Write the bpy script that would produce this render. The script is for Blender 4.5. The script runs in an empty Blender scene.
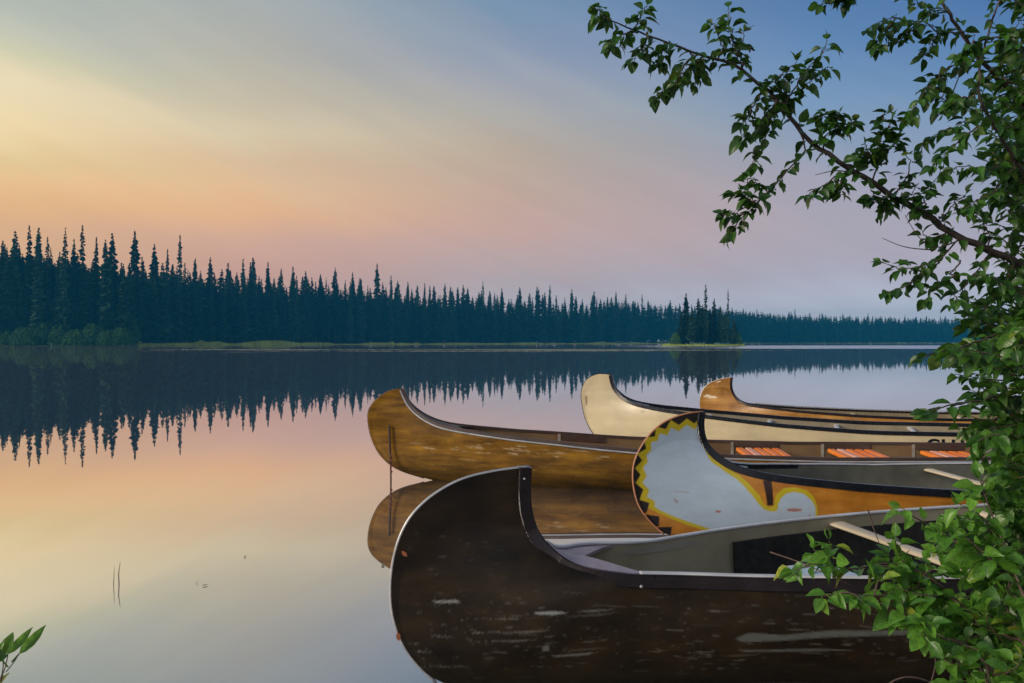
import bpy, math, random
import numpy as np
from mathutils import Vector
random.seed(7); rng = np.random.default_rng(7)
scene = bpy.context.scene
COL = scene.collection
CAM_H, FP, CX, CY = 1.5, 796.0, 512.0, 341.5

# ------------------------------------------------------------------ helpers
def at(px, py, d):
    """point seen at pixel px,py at distance d along the view axis (+Y)"""
    return np.array([(px - CX) / FP * d, d, CAM_H - (py - CY) / FP * d])

def lin(c):
    return tuple((v / 12.92 if v <= .04045 else ((v + .055) / 1.055) ** 2.4) for v in [x / 255.0 for x in c])

def make_mesh(name, V, Fs, mats, parent=None, smooth=True, midx=None, loc=None):
    me = bpy.data.meshes.new(name)
    V = np.asarray(V, dtype=float)
    me.from_pydata(V.tolist(), [], [tuple(int(i) for i in f) for f in Fs])
    for m in (mats if isinstance(mats, (list, tuple)) else [mats]): me.materials.append(m)
    if midx is not None: me.polygons.foreach_set('material_index', np.asarray(midx, dtype=np.int32))
    me.polygons.foreach_set('use_smooth', [bool(smooth)] * len(me.polygons))
    me.update()
    o = bpy.data.objects.new(name, me); COL.objects.link(o)
    if parent is not None: o.parent = parent
    if loc is not None: o.location = loc
    return o

def tag(o, label=None, cat=None, group=None, kind=None):
    if label: o['label'] = label
    if cat: o['category'] = cat
    if group: o['group'] = group
    if kind: o['kind'] = kind
    return o

def empty(name, loc=(0, 0, 0), rz=0.0):
    o = bpy.data.objects.new(name, None); COL.objects.link(o)
    o.location = loc; o.rotation_euler = (0, 0, rz); o.empty_display_size = .1
    return o

class MB:
    def __init__(s): s.V = []; s.F = []; s.M = []; s.n = 0
    def add(s, V, F, m=0):
        V = np.asarray(V, float); s.V.append(V)
        for f in F: s.F.append(tuple(i + s.n for i in f)); s.M.append(m)
        s.n += len(V)
    def build(s, name, mats, parent=None, smooth=True):
        return make_mesh(name, np.concatenate(s.V), s.F, mats, parent, smooth, s.M)

def tube(mb, P, R, k=7, m=0, cap=True):
    P = np.asarray(P, float); n = len(P)
    R = np.full(n, R, float) if np.isscalar(R) else np.asarray(R, float)
    T = np.gradient(P, axis=0); T /= np.linalg.norm(T, axis=1)[:, None] + 1e-9
    ref = np.array([0, 0, 1.0]) if abs(T[0, 2]) < .8 else np.array([1.0, 0, 0])
    V = []
    N = np.cross(T[0], ref); N /= np.linalg.norm(N)
    for i in range(n):
        N = N - T[i] * (N @ T[i]); N /= np.linalg.norm(N) + 1e-9
        Bn = np.cross(T[i], N)
        for j in range(k):
            a = 2 * math.pi * j / k
            V.append(P[i] + R[i] * (math.cos(a) * N + math.sin(a) * Bn))
    F = [(i * k + j, i * k + (j + 1) % k, (i + 1) * k + (j + 1) % k, (i + 1) * k + j) for i in range(n - 1) for j in range(k)]
    if cap:
        F.append(tuple(range(k - 1, -1, -1))); F.append(tuple((n - 1) * k + j for j in range(k)))
    mb.add(V, F, m)

def rbox(mb, c, s, bev=.006, ax=None, m=0):
    """box with chamfered edges: centre c, full size s, optional axes (3x3 rows)"""
    A = np.eye(3) if ax is None else np.asarray(ax, float)
    h = np.array(s, float) / 2; b = min(bev, min(h) * .6)
    idx = {}; V = []
    for sx in (-1, 1):
        for sy in (-1, 1):
            for sz in (-1, 1):
                for k in range(3):
                    p = np.array([sx * h[0], sy * h[1], sz * h[2]])
                    for q in range(3):
                        if q != k: p[q] -= [sx, sy, sz][q] * b
                    idx[(sx, sy, sz, k)] = len(V); V.append(np.array(c) + p @ A)
    F = []
    def sg(k, v, a, b_):
        t = [0, 0, 0]; t[k] = v; o = [q for q in range(3) if q != k]; t[o[0]] = a; t[o[1]] = b_; return tuple(t)
    for k in range(3):
        for v in (-1, 1):
            f = [idx[sg(k, v, a, b_) + (k,)] for a, b_ in ((-1, -1), (1, -1), (1, 1), (-1, 1))]
            F.append(tuple(f))
    for k in range(3):      # edges along axis k
        o = [q for q in range(3) if q != k]
        for a in (-1, 1):
            for b_ in (-1, 1):
                t0 = sg(k, -1, a, b_); t1 = sg(k, 1, a, b_)
                F.append((idx[t0 + (o[0],)], idx[t1 + (o[0],)], idx[t1 + (o[1],)], idx[t0 + (o[1],)]))
    for sx in (-1, 1):
        for sy in (-1, 1):
            for sz in (-1, 1): F.append(tuple(idx[(sx, sy, sz, k)] for k in range(3)))
    mb.add(V, F, m)

# ------------------------------------------------------------------ node helpers
def mat(name):
    m = bpy.data.materials.new(name); m.use_nodes = True
    nt = m.node_tree; b = nt.nodes['Principled BSDF']
    return m, nt, b
def nd(nt, t, **kw):
    n = nt.nodes.new(t)
    for k, v in kw.items():
        if k.startswith('in_'):
            n.inputs[k[3:].replace('_', ' ')].default_value = v
        else: setattr(n, k, v)
    return n
def lk(nt, a, b): nt.links.new(a, b)
def ramp(nt, fac, stops, interp='LINEAR'):
    r = nt.nodes.new('ShaderNodeValToRGB'); r.color_ramp.interpolation = interp
    e = r.color_ramp.elements
    while len(e) < len(stops): e.new(.5)
    for i, (p, c) in enumerate(stops):
        e[i].position = p; e[i].color = (c[0], c[1], c[2], 1)
    lk(nt, fac, r.inputs[0]); return r
def noise_co(nt, scale=(1, 1, 1), coord='Object'):
    tc = nt.nodes.new('ShaderNodeTexCoord'); mp = nt.nodes.new('ShaderNodeMapping')
    mp.inputs['Scale'].default_value = scale; lk(nt, tc.outputs[coord], mp.inputs[0]); return mp.outputs[0]
def noise(nt, co, scale, detail=4, rough=.55):
    n = nd(nt, 'ShaderNodeTexNoise'); n.inputs['Scale'].default_value = scale; n.inputs['Detail'].default_value = detail
    n.inputs['Roughness'].default_value = rough; lk(nt, co, n.inputs['Vector']); return n.outputs[0]
def mixc(nt, fac, a, b):
    n = nt.nodes.new('ShaderNodeMix'); n.data_type = 'RGBA'
    if isinstance(fac, float): n.inputs[0].default_value = fac
    else: lk(nt, fac, n.inputs[0])
    for i, v in ((6, a), (7, b)):
        if isinstance(v, tuple): n.inputs[i].default_value = (v[0], v[1], v[2], 1)
        else: lk(nt, v, n.inputs[i])
    return n.outputs[2]
def rng_map(nt, v, a, b, c=0., d=1.):
    n = nt.nodes.new('ShaderNodeMapRange'); n.inputs[1].default_value = a; n.inputs[2].default_value = b
    n.inputs[3].default_value = c; n.inputs[4].default_value = d; lk(nt, v, n.inputs[0]); return n.outputs[0]
def mth(nt, op, a, b=None, c=None):
    n = nt.nodes.new('ShaderNodeMath'); n.operation = op
    for i, v in enumerate((a, b, c)):
        if v is None: continue
        if isinstance(v, (int, float)): n.inputs[i].default_value = v
        else: lk(nt, v, n.inputs[i])
    return n.outputs[0]
def bump(nt, h, strength, dist, bsdf):
    n = nt.nodes.new('ShaderNodeBump'); n.inputs['Strength'].default_value = strength; n.inputs['Distance'].default_value = dist
    lk(nt, h, n.inputs['Height']); lk(nt, n.outputs[0], bsdf.inputs['Normal'])

def simple(name, c1, c2, scale=8, rough=.5, stretch=(1, 1, 1), bmp=.2, coord='Object', spec=.5, metal=0.):
    m, nt, b = mat(name)
    co = noise_co(nt, stretch, coord)
    n = noise(nt, co, scale, 5, .6)
    r = ramp(nt, n, [(.32, c1), (.68, c2)])
    lk(nt, r.outputs[0], b.inputs['Base Color'])
    lk(nt, rng_map(nt, noise(nt, co, scale * 3, 3), .3, .7, rough * .75, min(1, rough * 1.25)), b.inputs['Roughness'])
    b.inputs['Specular IOR Level'].default_value = spec; b.inputs['Metallic'].default_value = metal
    if bmp: bump(nt, noise(nt, co, scale * 5, 4), bmp, .004, b)
    return m

# ------------------------------------------------------------------ hull paint: attribute "paint" (rgb = colour, a = coverage) over a worn base
def hull_mat(name, ca, cb, cc, rough, scr_amt, scr_col, grime_shade=.12, spec=.5, coat=0., st=(.35, 1.2, 3.2), blotch=1.0):
    m, nt, b = mat(name)
    co = noise_co(nt, st); co2 = noise_co(nt, (1, 1, 1))
    n1 = noise(nt, co, 5.0, 6, .6); n2 = noise(nt, co2, 2.3, 5, .6)
    base = ramp(nt, n1, [(.30, ca), (.52, cb), (.74, cc)]).outputs[0]
    blot = ramp(nt, n2, [(.35, tuple(1 - .55 * blotch for _ in range(3))), (.65, (1.12, 1.10, 1.04))]).outputs[0]
    mul = nt.nodes.new('ShaderNodeMix'); mul.data_type = 'RGBA'; mul.blend_type = 'MULTIPLY'; mul.inputs[0].default_value = .8
    lk(nt, base, mul.inputs[6]); lk(nt, blot, mul.inputs[7])
    # fine long scratches
    sc = noise_co(nt, (2.5, 6, 70)); s1 = noise(nt, sc, 2.0, 4, .65)
    sm = noise(nt, co2, 5.0, 3, .5)
    s = mth(nt, 'MULTIPLY', rng_map(nt, s1, .70, .74, 0, scr_amt), rng_map(nt, sm, .55, .68, 0, 1))
    c = mixc(nt, s, mul.outputs[2], scr_col)
    at_ = nt.nodes.new('ShaderNodeAttribute'); at_.attribute_name = 'paint'
    pv_ = nt.nodes.new('ShaderNodeMix'); pv_.data_type = 'RGBA'; pv_.blend_type = 'MULTIPLY'; pv_.inputs[0].default_value = 1
    lk(nt, at_.outputs['Color'], pv_.inputs[6]); wv = ramp(nt, noise(nt, noise_co(nt, (.8, 1, 1.6)), 7, 6, .65), [(.30, (.90, .895, .88)), (.55, (1, 1, 1)), (.72, (1.06, 1.06, 1.06))]); lk(nt, wv.outputs[0], pv_.inputs[7])
    c = mixc(nt, at_.outputs['Alpha'], c, pv_.outputs[2])
    # splash-zone dirt; on dark and gold hulls also waterline shade in the colour
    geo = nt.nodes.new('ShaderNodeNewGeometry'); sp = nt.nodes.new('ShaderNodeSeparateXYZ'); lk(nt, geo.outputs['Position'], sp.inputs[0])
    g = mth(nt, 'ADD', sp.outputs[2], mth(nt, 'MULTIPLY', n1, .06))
    g = rng_map(nt, g, .03, grime_shade, .8, 0.)
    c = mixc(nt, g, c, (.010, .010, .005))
    lk(nt, c, b.inputs['Base Color'])
    lk(nt, rng_map(nt, n2, .3, .7, rough * .7, rough * 1.4), b.inputs['Roughness'])
    b.inputs['Specular IOR Level'].default_value = spec
    b.inputs['Coat Weight'].default_value = coat; b.inputs['Coat Roughness'].default_value = .12
    bump(nt, mth(nt, 'ADD', mth(nt, 'MULTIPLY', noise(nt, co2, 40, 3), .5), mth(nt, 'MULTIPLY', n2, 2.0)), .25, .006, b)
    return m

def in_poly(X, Z, poly):
    r = np.zeros(X.shape, bool); n = len(poly)
    for i in range(n):
        x0, z0 = poly[i]; x1, z1 = poly[(i + 1) % n]
        if z0 == z1: continue
        c = ((z0 > Z) != (z1 > Z)) & (X < (x1 - x0) * (Z - z0) / (z1 - z0) + x0)
        r ^= c
    return r
def paint_layers(X, Z, layers, h=.0022):
    C = np.zeros(X.shape + (4,))
    for poly, col, alpha in layers:
        a = np.zeros(X.shape)
        xs = [p[0] for p in poly]; zs = [p[1] for p in poly]
        mk = (X > min(xs) - .02) & (X < max(xs) + .02) & (Z > min(zs) - .02) & (Z < max(zs) + .02)
        if not mk.any(): continue
        xm, zm = X[mk], Z[mk]; am = np.zeros(xm.shape)
        for dx, dz in ((-h, -h), (h, -h), (-h, h), (h, h), (0, 0)): am += in_poly(xm + dx, zm + dz, poly)
        a[mk] = am / 5 * alpha
        na = a + C[..., 3] * (1 - a)
        for k in range(3):
            C[..., k] = np.where(na > 0, (col[k] * a + C[..., k] * C[..., 3] * (1 - a)) / np.maximum(na, 1e-6), col[k])
        C[..., 3] = na
    return C

# ------------------------------------------------------------------ canoe
def resample(P, n, dense=1.0):
    P = np.asarray(P, float)
    # smooth (Chaikin twice) keeping the ends
    for _ in range(2):
        Q = [P[0]]
        for i in range(len(P) - 1):
            Q += [.75 * P[i] + .25 * P[i + 1], .25 * P[i] + .75 * P[i + 1]]
        Q.append(P[-1]); P = np.array(Q)
    d = np.r_[0, np.cumsum(np.linalg.norm(np.diff(P, axis=0), axis=1))]
    t = np.linspace(0, 1, n) ** dense * d[-1]
    return np.stack([np.interp(t, d, P[:, k]) for k in range(P.shape[1])], 1)

class Canoe:
    def __init__(s, name, label, O, th, B, L, stem, sheer, zmid, fine, x1=1.5, draft=.11, E=2.3, shoulder=0.0):
        s.E = E; s.sh = shoulder
        s.root = empty(name, (O[0], O[1], 0), math.radians(th)); tag(s.root, label, 'canoe', 'canoes moored side by side along the bank')
        s.B, s.L, s.x1 = B, L, x1
        s.xt = stem[0][0]
        s.stem = stem; s.sheer_pts = sheer; s.zmid = zmid
        nb, nm, nu = fine
        keel0 = stem[-1]
        kl = list(stem) + [(keel0[0] + .22 + max(0, keel0[1]) * .55, min(keel0[1] * .3, .0) - .03), (keel0[0] + .65 + keel0[1] * .5, -draft * .85), (x1 + .35, -draft)]
        kl = [p for p in kl if p[0] < x1 + .4]
        def half(sheer, nb, nm):
            sh = [p for p in sheer]
            S1 = self_cut(sh, x1); K1 = self_cut(kl, x1, last=True)
            S = resample(S1, nb); K = resample(K1, nb)
            S[0] = K[0] = np.array(stem[0])
            xm = np.linspace(x1, L / 2, nm + 1)[1:]
            far = [p for p in sh if p[0] >= x1] + [(L / 2, zmid)]
            if far[0][0] > x1: far = [S1[-1]] + far
            fx = [p[0] for p in far]; fz = [p[1] for p in far]
            S = np.r_[S, np.stack([xm, np.interp(xm, fx, fz)], 1)]
            K = np.r_[K, np.stack([xm, np.full(nm, K[-1][1])], 1)]
            return S, K
        Sb, Kb = half(sheer, nb, nm)
        stern = [p for p in sheer if p[0] < 1.0] + [(2.0, zmid + .03), (L / 2 - .01, zmid)]
        Ss, Ks = half(stern, 60, 24)
        Ss[:, 0] = L - Ss[:, 0]; Ks[:, 0] = L - Ks[:, 0]
        s.S = np.r_[Sb, Ss[::-1][1:]]; s.K = np.r_[Kb, Ks[::-1][1:]]
        s.nu = nu
    def b(s, x):
        x = np.asarray(x, float); x = np.minimum(x, s.L - x)
        q = np.clip((x - s.xt) / (s.L / 2 - s.xt), 0, 1)
        return np.maximum(.012, s.B / 2 * (1 - (1 - q) ** s.E)) + s.sh * np.exp(-((x - s.xt - .32) / .22) ** 2) * np.clip((x - s.xt) / .12, 0, 1)
    def zs(s, x):
        S = s.S; i0 = np.argmin(S[:len(S) // 2, 0]); i1 = len(S) // 2 + np.argmax(S[len(S) // 2:, 0])
        return np.interp(x, S[i0:i1 + 1, 0], S[i0:i1 + 1, 1])
    def grid(s):
        u = 1 - (1 - np.linspace(0, 1, s.nu)) ** 1.35
        P = s.S[:, None, :] + (s.K - s.S)[:, None, :] * u[None, :, None]
        xx = np.minimum(s.S[:, 0], s.L - s.S[:, 0])
        w = np.clip((xx - s.xt) / 1.7, 0, 1); w = w * w * (3 - 2 * w)
        p = 1.35 + 1.9 * w; q = .9 - .42 * w
        f = (1 - u[None, :] ** p[:, None]) ** q[:, None]
        y = s.b(s.S[:, 0])[:, None] * f
        return P, y, u
    def ywl(s, z0):
        """half breadth of the hull at height z0, per station with x"""
        P, y, u = s.grid(); out = []
        for i in range(len(P)):
            z = P[i, :, 1]
            if z[0] > z0 > z[-1] and s.xt + .25 < P[i, 0, 0] < s.L - s.xt - .25:
                out.append((np.interp(-z0, -z, P[i, :, 0]), np.interp(-z0, -z, y[i])))
        out = np.array(out); return out[np.argsort(out[:, 0])]
    def hull(s, m_out, m_in, layers=(), layers_far=None):
        P, y, u = s.grid(); n, k = y.shape
        yo = y.copy(); yo[:, :-1] = np.maximum(yo[:, :-1], .010)
        V = []; C = []
        X, Z = P[..., 0], P[..., 1]
        for sgn, lay in ((1, layers), (-1, layers if layers_far is None else layers_far)):
            V.append(np.stack([X, -sgn * yo, Z], -1).reshape(-1, 3))   # +n side (camera) is local -y
            C.append(paint_layers(X, Z, lay).reshape(-1, 4) if len(lay) else np.zeros((n * k, 4)))
        F = []; M = []
        for sd in (0, 1):
            o = sd * n * k
            a = (np.arange(n - 1)[:, None] * k + np.arange(k - 1)[None, :]).ravel() + o
            q = np.stack([a, a + 1, a + k + 1, a + k], 1)
            if sd: q = q[:, ::-1]
            F.append(q); M += [0] * len(q)
        # inner skin
        ins = 4; sel = [i for i in range(0, n, ins) if s.xt + .12 < P[i, 0, 0] < s.L - s.xt - .12]
        us = list(range(0, k, 3)) + ([k - 1] if (k - 1) % 3 else [])
        base = 2 * n * k
        for sd, sgn in ((0, 1), (1, -1)):
            Vi = []
            for i in sel:
                for j in us:
                    Vi.append((X[i, j], -sgn * max(.0, y[i, j] - .014), Z[i, j] + .012 * (j / k)))
            V.append(np.array(Vi)); C.append(np.zeros((len(Vi), 4))); kk = len(us)
            a = (np.arange(len(sel) - 1)[:, None] * kk + np.arange(kk - 1)[None, :]).ravel() + base
            q = np.stack([a, a + kk, a + kk + 1, a + 1], 1)
            if sd: q = q[:, ::-1]
            F.append(q); M += [1] * len(q); base += len(Vi)
        V = np.concatenate(V); F = np.concatenate(F); C = np.concatenate(C)
        o = make_mesh('hull', V, F, [m_out, m_in], s.root, True, M)
        ca = o.data.color_attributes.new('paint', 'FLOAT_COLOR', 'POINT')
        ca.data.foreach_set('color', C.astype(np.float32).ravel())
        return o
    def rail(s, name, m, side, up, down, inn, out, x_from=None, x_to=None, tipcap=False, lift=0.0):
        """strip following the sheer: up/down across the sheer line, inn/out across the hull"""
        S = s.S; x0 = -9 if x_from is None else x_from; x1 = 99 if x_to is None else x_to
        i0 = 0
        idx = [i for i in range(len(S)) if x0 <= S[i, 0] <= x1]
        if x_from is None: idx = list(range(0, max(idx) + 1))
        idx = idx[::2] + ([idx[-1]] if len(idx) % 2 == 0 else [])
        P = S[idx]; T = np.gradient(P, axis=0)
        for _ in range(3): T[1:-1] = (T[:-2] + T[1:-1] * 2 + T[2:]) / 4
        T /= np.linalg.norm(T, axis=1)[:, None]
        N = np.stack([-T[:, 1], T[:, 0]], 1)        # normal in the side plane, pointing up / away from the hull
        b = s.b(P[:, 0]); V = []; F = []
        sec = [(-inn, up), (-inn + .004, up + .003), (out - .005, up + .003), (out, up - .003), (out, -down + .004), (out - .004, -down), (-inn, -down)]
        k = len(sec)
        for i in range(len(P)):
            for yy, nn in sec:
                yv = max(b[i] + yy, .0005)
                q = P[i] + N[i] * (nn + lift)
                V.append((q[0], -side * yv, q[1]))
        for i in range(len(P) - 1):
            for j in range(k):
                F.append((i * k + j, i * k + (j + 1) % k, (i + 1) * k + (j + 1) % k, (i + 1) * k + j))
        F.append(tuple(range(k))); F.append(tuple((len(P) - 1) * k + j for j in range(k - 1, -1, -1)))
        if side < 0: F = [f[::-1] for f in F]
        return make_mesh(name, V, F, m, s.root, False)
    def stem_band(s, m, w=.013, name='stem_band', upto=None):
        K = resample(list(s.stem), 60); mb = MB()
        P = np.stack([K[:, 0], np.zeros(len(K)), K[:, 1]], 1)
        tube(mb, P, w, 8); return mb.build(name, m, s.root)
    def deck(s, m, x_end, notch, drop=.004, x_start=.03, inset=.004):
        nx, ny = 26, 15; V = []; F = []
        for yi in range(ny):
            yf = yi / (ny - 1) * 2 - 1
            xe = x_end - notch * (1 - abs(yf)) ** .8
            for i in range(nx):
                # follow the sheer from just behind the tip
                x = s.xt + x_start + (xe - s.xt - x_start) * i / (nx - 1)
                V.append((x, yf * (s.b(x) - inset), s.zs(x) - drop + .012 * (1 - yf * yf)))
        for yi in range(ny - 1):
            for i in range(nx - 1):
                F.append((yi * nx + i, yi * nx + i + 1, (yi + 1) * nx + i + 1, (yi + 1) * nx + i))
        n0 = len(V); V += [(v[0], v[1], v[2] - .012) for v in V]
        F += [tuple(i + n0 for i in f[::-1]) for f in F[:]]
        for yi in range(ny - 1):
            a, b_ = yi * nx + nx - 1, (yi + 1) * nx + nx - 1; F.append((a, a + n0, b_ + n0, b_))
        return make_mesh('bow_deck', V, F, m, s.root, False)
    def floor(s, m, z0=.025):
        w = s.ywl(z0); xs = np.linspace(w[0, 0] + .03, w[-1, 0] - .03, 60); ys = np.interp(xs, w[:, 0], w[:, 1]) - .012
        V = []; F = []
        for x, y in zip(xs, ys): V += [(x, -y, z0), (x, y, z0)]
        for i in range(len(xs) - 1): F.append((2 * i, 2 * i + 2, 2 * i + 3, 2 * i + 1))
        return make_mesh('floor_board', V, F, m, s.root, False)
    def thwart(s, m, x, w=.07, h=.028, drop=.02, name='thwart', inset=.012):
        b = float(s.b(x)) - inset; z = float(s.zs(x)) - drop - h / 2; mb = MB()
        n = 14; V = []; F = []
        for i in range(n + 1):
            t = i / n * 2 - 1; ww = w * (.75 + .25 * t * t) / 2; hh = h / 2
            for dx, dz in ((-ww, -hh * .4), (-ww, hh * .4), (-ww * .6, hh), (ww * .6, hh), (ww, hh * .4), (ww, -hh * .4), (ww * .6, -hh), (-ww * .6, -hh)):
                V.append((x + dx, t * b, z + dz))
        for i in range(n):
            for j in range(8): F.append((i * 8 + j, i * 8 + (j + 1) % 8, (i + 1) * 8 + (j + 1) % 8, (i + 1) * 8 + j))
        F.append(tuple(range(8))); F.append(tuple(n * 8 + j for j in range(7, -1, -1)))
        mb.add(V, F); return mb.build(name, m, s.root)
    def side_strip(s, name, m, x0, x1, u0, u1, side, off=.006, n=24, ku=6, th=.012):
        """panel or rib lying on the inner skin: x0..x1, from u0 to u1 of the section depth"""
        P, y, u = s.grid(); X = P[:, 0, 0]
        V = []; F = []; xs = np.linspace(x0, x1, n); us = np.linspace(u0, u1, ku)
        i0 = np.argmin(X[:len(X) // 2]); sl = slice(i0, len(X) - 60)
        for o_ in (off + .014, off + .014 + th):
            for x in xs:
                for uu in us:
                    yy = []; zz = []
                    ii = np.interp(x, X[sl], np.arange(len(X))[sl]); a = int(ii); f = ii - a
                    g = lambda A: (1 - f) * np.interp(uu, u, A[a]) + f * np.interp(uu, u, A[min(a + 1, len(X) - 1)])
                    V.append((x, -side * (g(y) - o_), g(P[..., 1])))
        N = n * ku
        for l in (0, 1):
            for i in range(n - 1):
                for j in range(ku - 1):
                    f = (i * ku + j + l * N, (i + 1) * ku + j + l * N, (i + 1) * ku + j + 1 + l * N, i * ku + j + 1 + l * N)
                    F.append(f if l else f[::-1])
        for i in range(n - 1):
            for j in (0, ku - 1): F.append((i * ku + j, (i + 1) * ku + j, (i + 1) * ku + j + N, i * ku + j + N))
        for j in range(ku - 1):
            for i in (0, n - 1): F.append((i * ku + j, i * ku + j + 1, i * ku + j + 1 + N, i * ku + j + N))
        return make_mesh(name, V, F, m, s.root, False)

def self_cut(P, x1, last=False):
    """keep a polyline from its start to where it reaches x = x1 for good"""
    out = [P[0]]
    for i in range(1, len(P)):
        a, b = P[i - 1], P[i]
        if b[0] >= x1 and a[0] < x1 and i > 2:
            t = (x1 - a[0]) / (b[0] - a[0]); out.append((x1, a[1] + (b[1] - a[1]) * t)); return out
        out.append(b)
    out.append((x1, out[-1][1])); return out
HAZE_D, SKY_GAIN, SUN_E, SUN_EL, SUN_AZ = .00060, 1.03, 3.0, math.radians(20), math.radians(-112)
# ------------------------------------------------------------------ canoe materials
BROWN_DK = simple('weathered_dark_rail', (.007, .005, .006), (.018, .012, .014), 6, .3, bmp=.2, spec=.3)
BLACK_RAIL = simple('black_vinyl_rail', (.006, .008, .012), (.012, .014, .020), 7, .26, bmp=.1, spec=.35)
SILVER = simple('scuffed_aluminium', (.30, .31, .32), (.48, .49, .50), 14, .35, (.3, 1, 1), .15, metal=.35)
GREY_WOOD = simple('grey_worn_trim', (.20, .185, .15), (.34, .32, .27), 12, .5, (.3, 1, 1), .2)
MAUVE = simple('mauve_deck_plate', (.20, .15, .18), (.34, .27, .31), 7, .4, bmp=.15)
WHITE_TRIM = simple('worn_white_trim', (.40, .41, .43), (.62, .63, .64), 14, .4, (.3, 1, 1), .1)
TAN_IN = simple('tan_fibreglass_inside', (.16, .125, .065), (.26, .21, .12), 3.5, .55, bmp=.2)
OLIVE_IN = simple('grey_green_inside', (.085, .085, .065), (.17, .17, .13), 3.0, .55, bmp=.2)
DARK_IN = simple('tan_grey_inside', (.26, .235, .15), (.40, .36, .25), 3.0, .55, bmp=.2)
BROWN_IN = simple('brown_inside', (.12, .070, .028), (.20, .125, .055), 3.0, .55, bmp=.2)
BEIGE_IN = simple('beige_inside', (.20, .17, .11), (.30, .25, .17), 3.0, .55, bmp=.2)
ASH = simple('pale_ash_wood', (.40, .33, .22), (.60, .52, .38), 9, .5, (1, .12, 1), .2)
DARK_PAD = simple('black_foam', (.007, .007, .006), (.017, .016, .014), 9, .8, bmp=.3)
PALE_BLUE = simple('pale_blue_plastic', (.36, .46, .56), (.52, .62, .70), 9, .4, bmp=.1)
ORANGE = simple('orange_slats', (.80, .17, .010), (.90, .27, .03), 10, .45, (1, .2, 1), .1)
ORANGE_PALE = simple('pale_orange_slats', (.80, .30, .16), (.85, .50, .36), 10, .45, (1, .2, 1), .1)  # paler, pinker slat colour
COPPER = simple('copper_red_stem', (.30, .11, .05), (.44, .20, .10), 9, .4, bmp=.1)
FLOORM = simple('wet_floor', (.05, .045, .03), (.10, .085, .06), 5, .4, bmp=.3)
DARK_BROWN = simple('dark_brown_rail', (.035, .020, .014), (.075, .048, .036), 8, .45, (.3, 1, 1), .2)

HULL_DARK = hull_mat('dark_brown_hull', (.006, .004, .0015), (.022, .013, .004), (.046, .029, .009), .40, .5, (.16, .16, .14), grime_shade=.20, spec=.24, st=(.6, 1.2, 1.5))
HULL_GOLD = hull_mat('golden_brown_hull', (.085, .038, .001), (.21, .098, .003), (.34, .175, .008), .27, .15, (.42, .34, .16), grime_shade=.34, spec=.3)
HULL_BEIGE = hull_mat('beige_hull', (.46, .385, .235), (.49, .415, .26), (.52, .445, .285), .33, .15, (.5, .45, .35), spec=.4, blotch=.22)
HULL_OCHRE = hull_mat('ochre_hull', (.27, .115, .018), (.42, .20, .038), (.52, .29, .085), .32, .5, (.62, .45, .25), spec=.45)
HULL_PAINT = hull_mat('ochre_painted_hull', (.30, .115, .012), (.40, .165, .018), (.46, .22, .035), .33, .3, (.5, .35, .2), spec=.45)

# ------------------------------------------------------------------ painted canoe design, local (along, up) metres
black=[(0.557,0.977),(0.516,0.933),(0.469,0.883),(0.411,0.922),(0.352,0.873),(0.29,0.911),(0.251,0.843),(0.177,0.863),(0.17,0.79),(0.084,0.779),(0.104,0.699),(0.038,0.661),(0.073,0.612),(0.019,0.555),(0.061,0.505),(0.022,0.444),(0.08,0.397),(0.053,0.318),(0.123,0.298),(0.111,0.237),(0.096,0.214),(0.022,0.246),(-0.047,0.353),(-0.078,0.582),(-0.062,0.647),(-0.062,0.876),(0.17,1.065),(0.549,1.069)]
bl2=[(0.111,0.206),(0.197,0.197),(0.201,0.121),(0.17,0.114),(0.077,0.199)]
bl3=[(0.208,0.113),(0.29,0.119),(0.29,0.051),(0.193,0.052),(0.185,0.106)]
yellow=[(0.541,0.95),(0.516,0.933),(0.469,0.883),(0.411,0.922),(0.352,0.873),(0.29,0.911),(0.251,0.843),(0.177,0.863),(0.17,0.79),(0.084,0.779),(0.104,0.699),(0.038,0.661),(0.073,0.612),(0.019,0.555),(0.061,0.505),(0.022,0.444),(0.08,0.397),(0.053,0.318),(0.123,0.298),(0.119,0.256),(0.201,0.216),(0.294,0.177),(0.403,0.137),(0.552,0.09),(0.623,0.074),(0.67,0.073),(0.833,0.046),(1.271,0.078),(1.267,0.215),(1.254,0.322),(1.231,0.39),(1.185,0.438),(1.111,0.455),(1.038,0.445),(0.996,0.408),(0.977,0.362),(0.976,0.322),(0.959,0.305),(0.936,0.305),(0.905,0.329),(0.881,0.38),(0.842,0.43),(0.804,0.475),(0.76,0.519),(0.678,0.564),(0.582,0.635),(0.596,0.642),(0.583,0.794),(0.576,0.951)]
white=[(0.516,0.91),(0.473,0.837),(0.411,0.876),(0.352,0.827),(0.29,0.854),(0.263,0.797),(0.204,0.813),(0.189,0.755),(0.139,0.748),(0.142,0.687),(0.104,0.653),(0.115,0.6),(0.08,0.558),(0.104,0.496),(0.073,0.447),(0.123,0.389),(0.104,0.344),(0.162,0.309),(0.162,0.267),(0.201,0.243),(0.294,0.203),(0.403,0.164),(0.551,0.117),(0.622,0.103),(0.668,0.102),(0.789,0.09),(1.059,0.102),(1.258,0.128),(1.249,0.213),(1.241,0.321),(1.21,0.371),(1.164,0.411),(1.105,0.422),(1.054,0.408),(1.02,0.375),(1.001,0.329),(0.997,0.284),(0.976,0.271),(0.946,0.273),(0.909,0.285),(0.869,0.326),(0.829,0.385),(0.783,0.442),(0.738,0.491),(0.679,0.529),(0.627,0.568),(0.583,0.601),(0.564,0.624),(0.541,0.692),(0.541,0.754),(0.549,0.908)]
bar=[(0.906,0.492),(0.964,0.496),(0.969,0.317),(0.929,0.314)]
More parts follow.
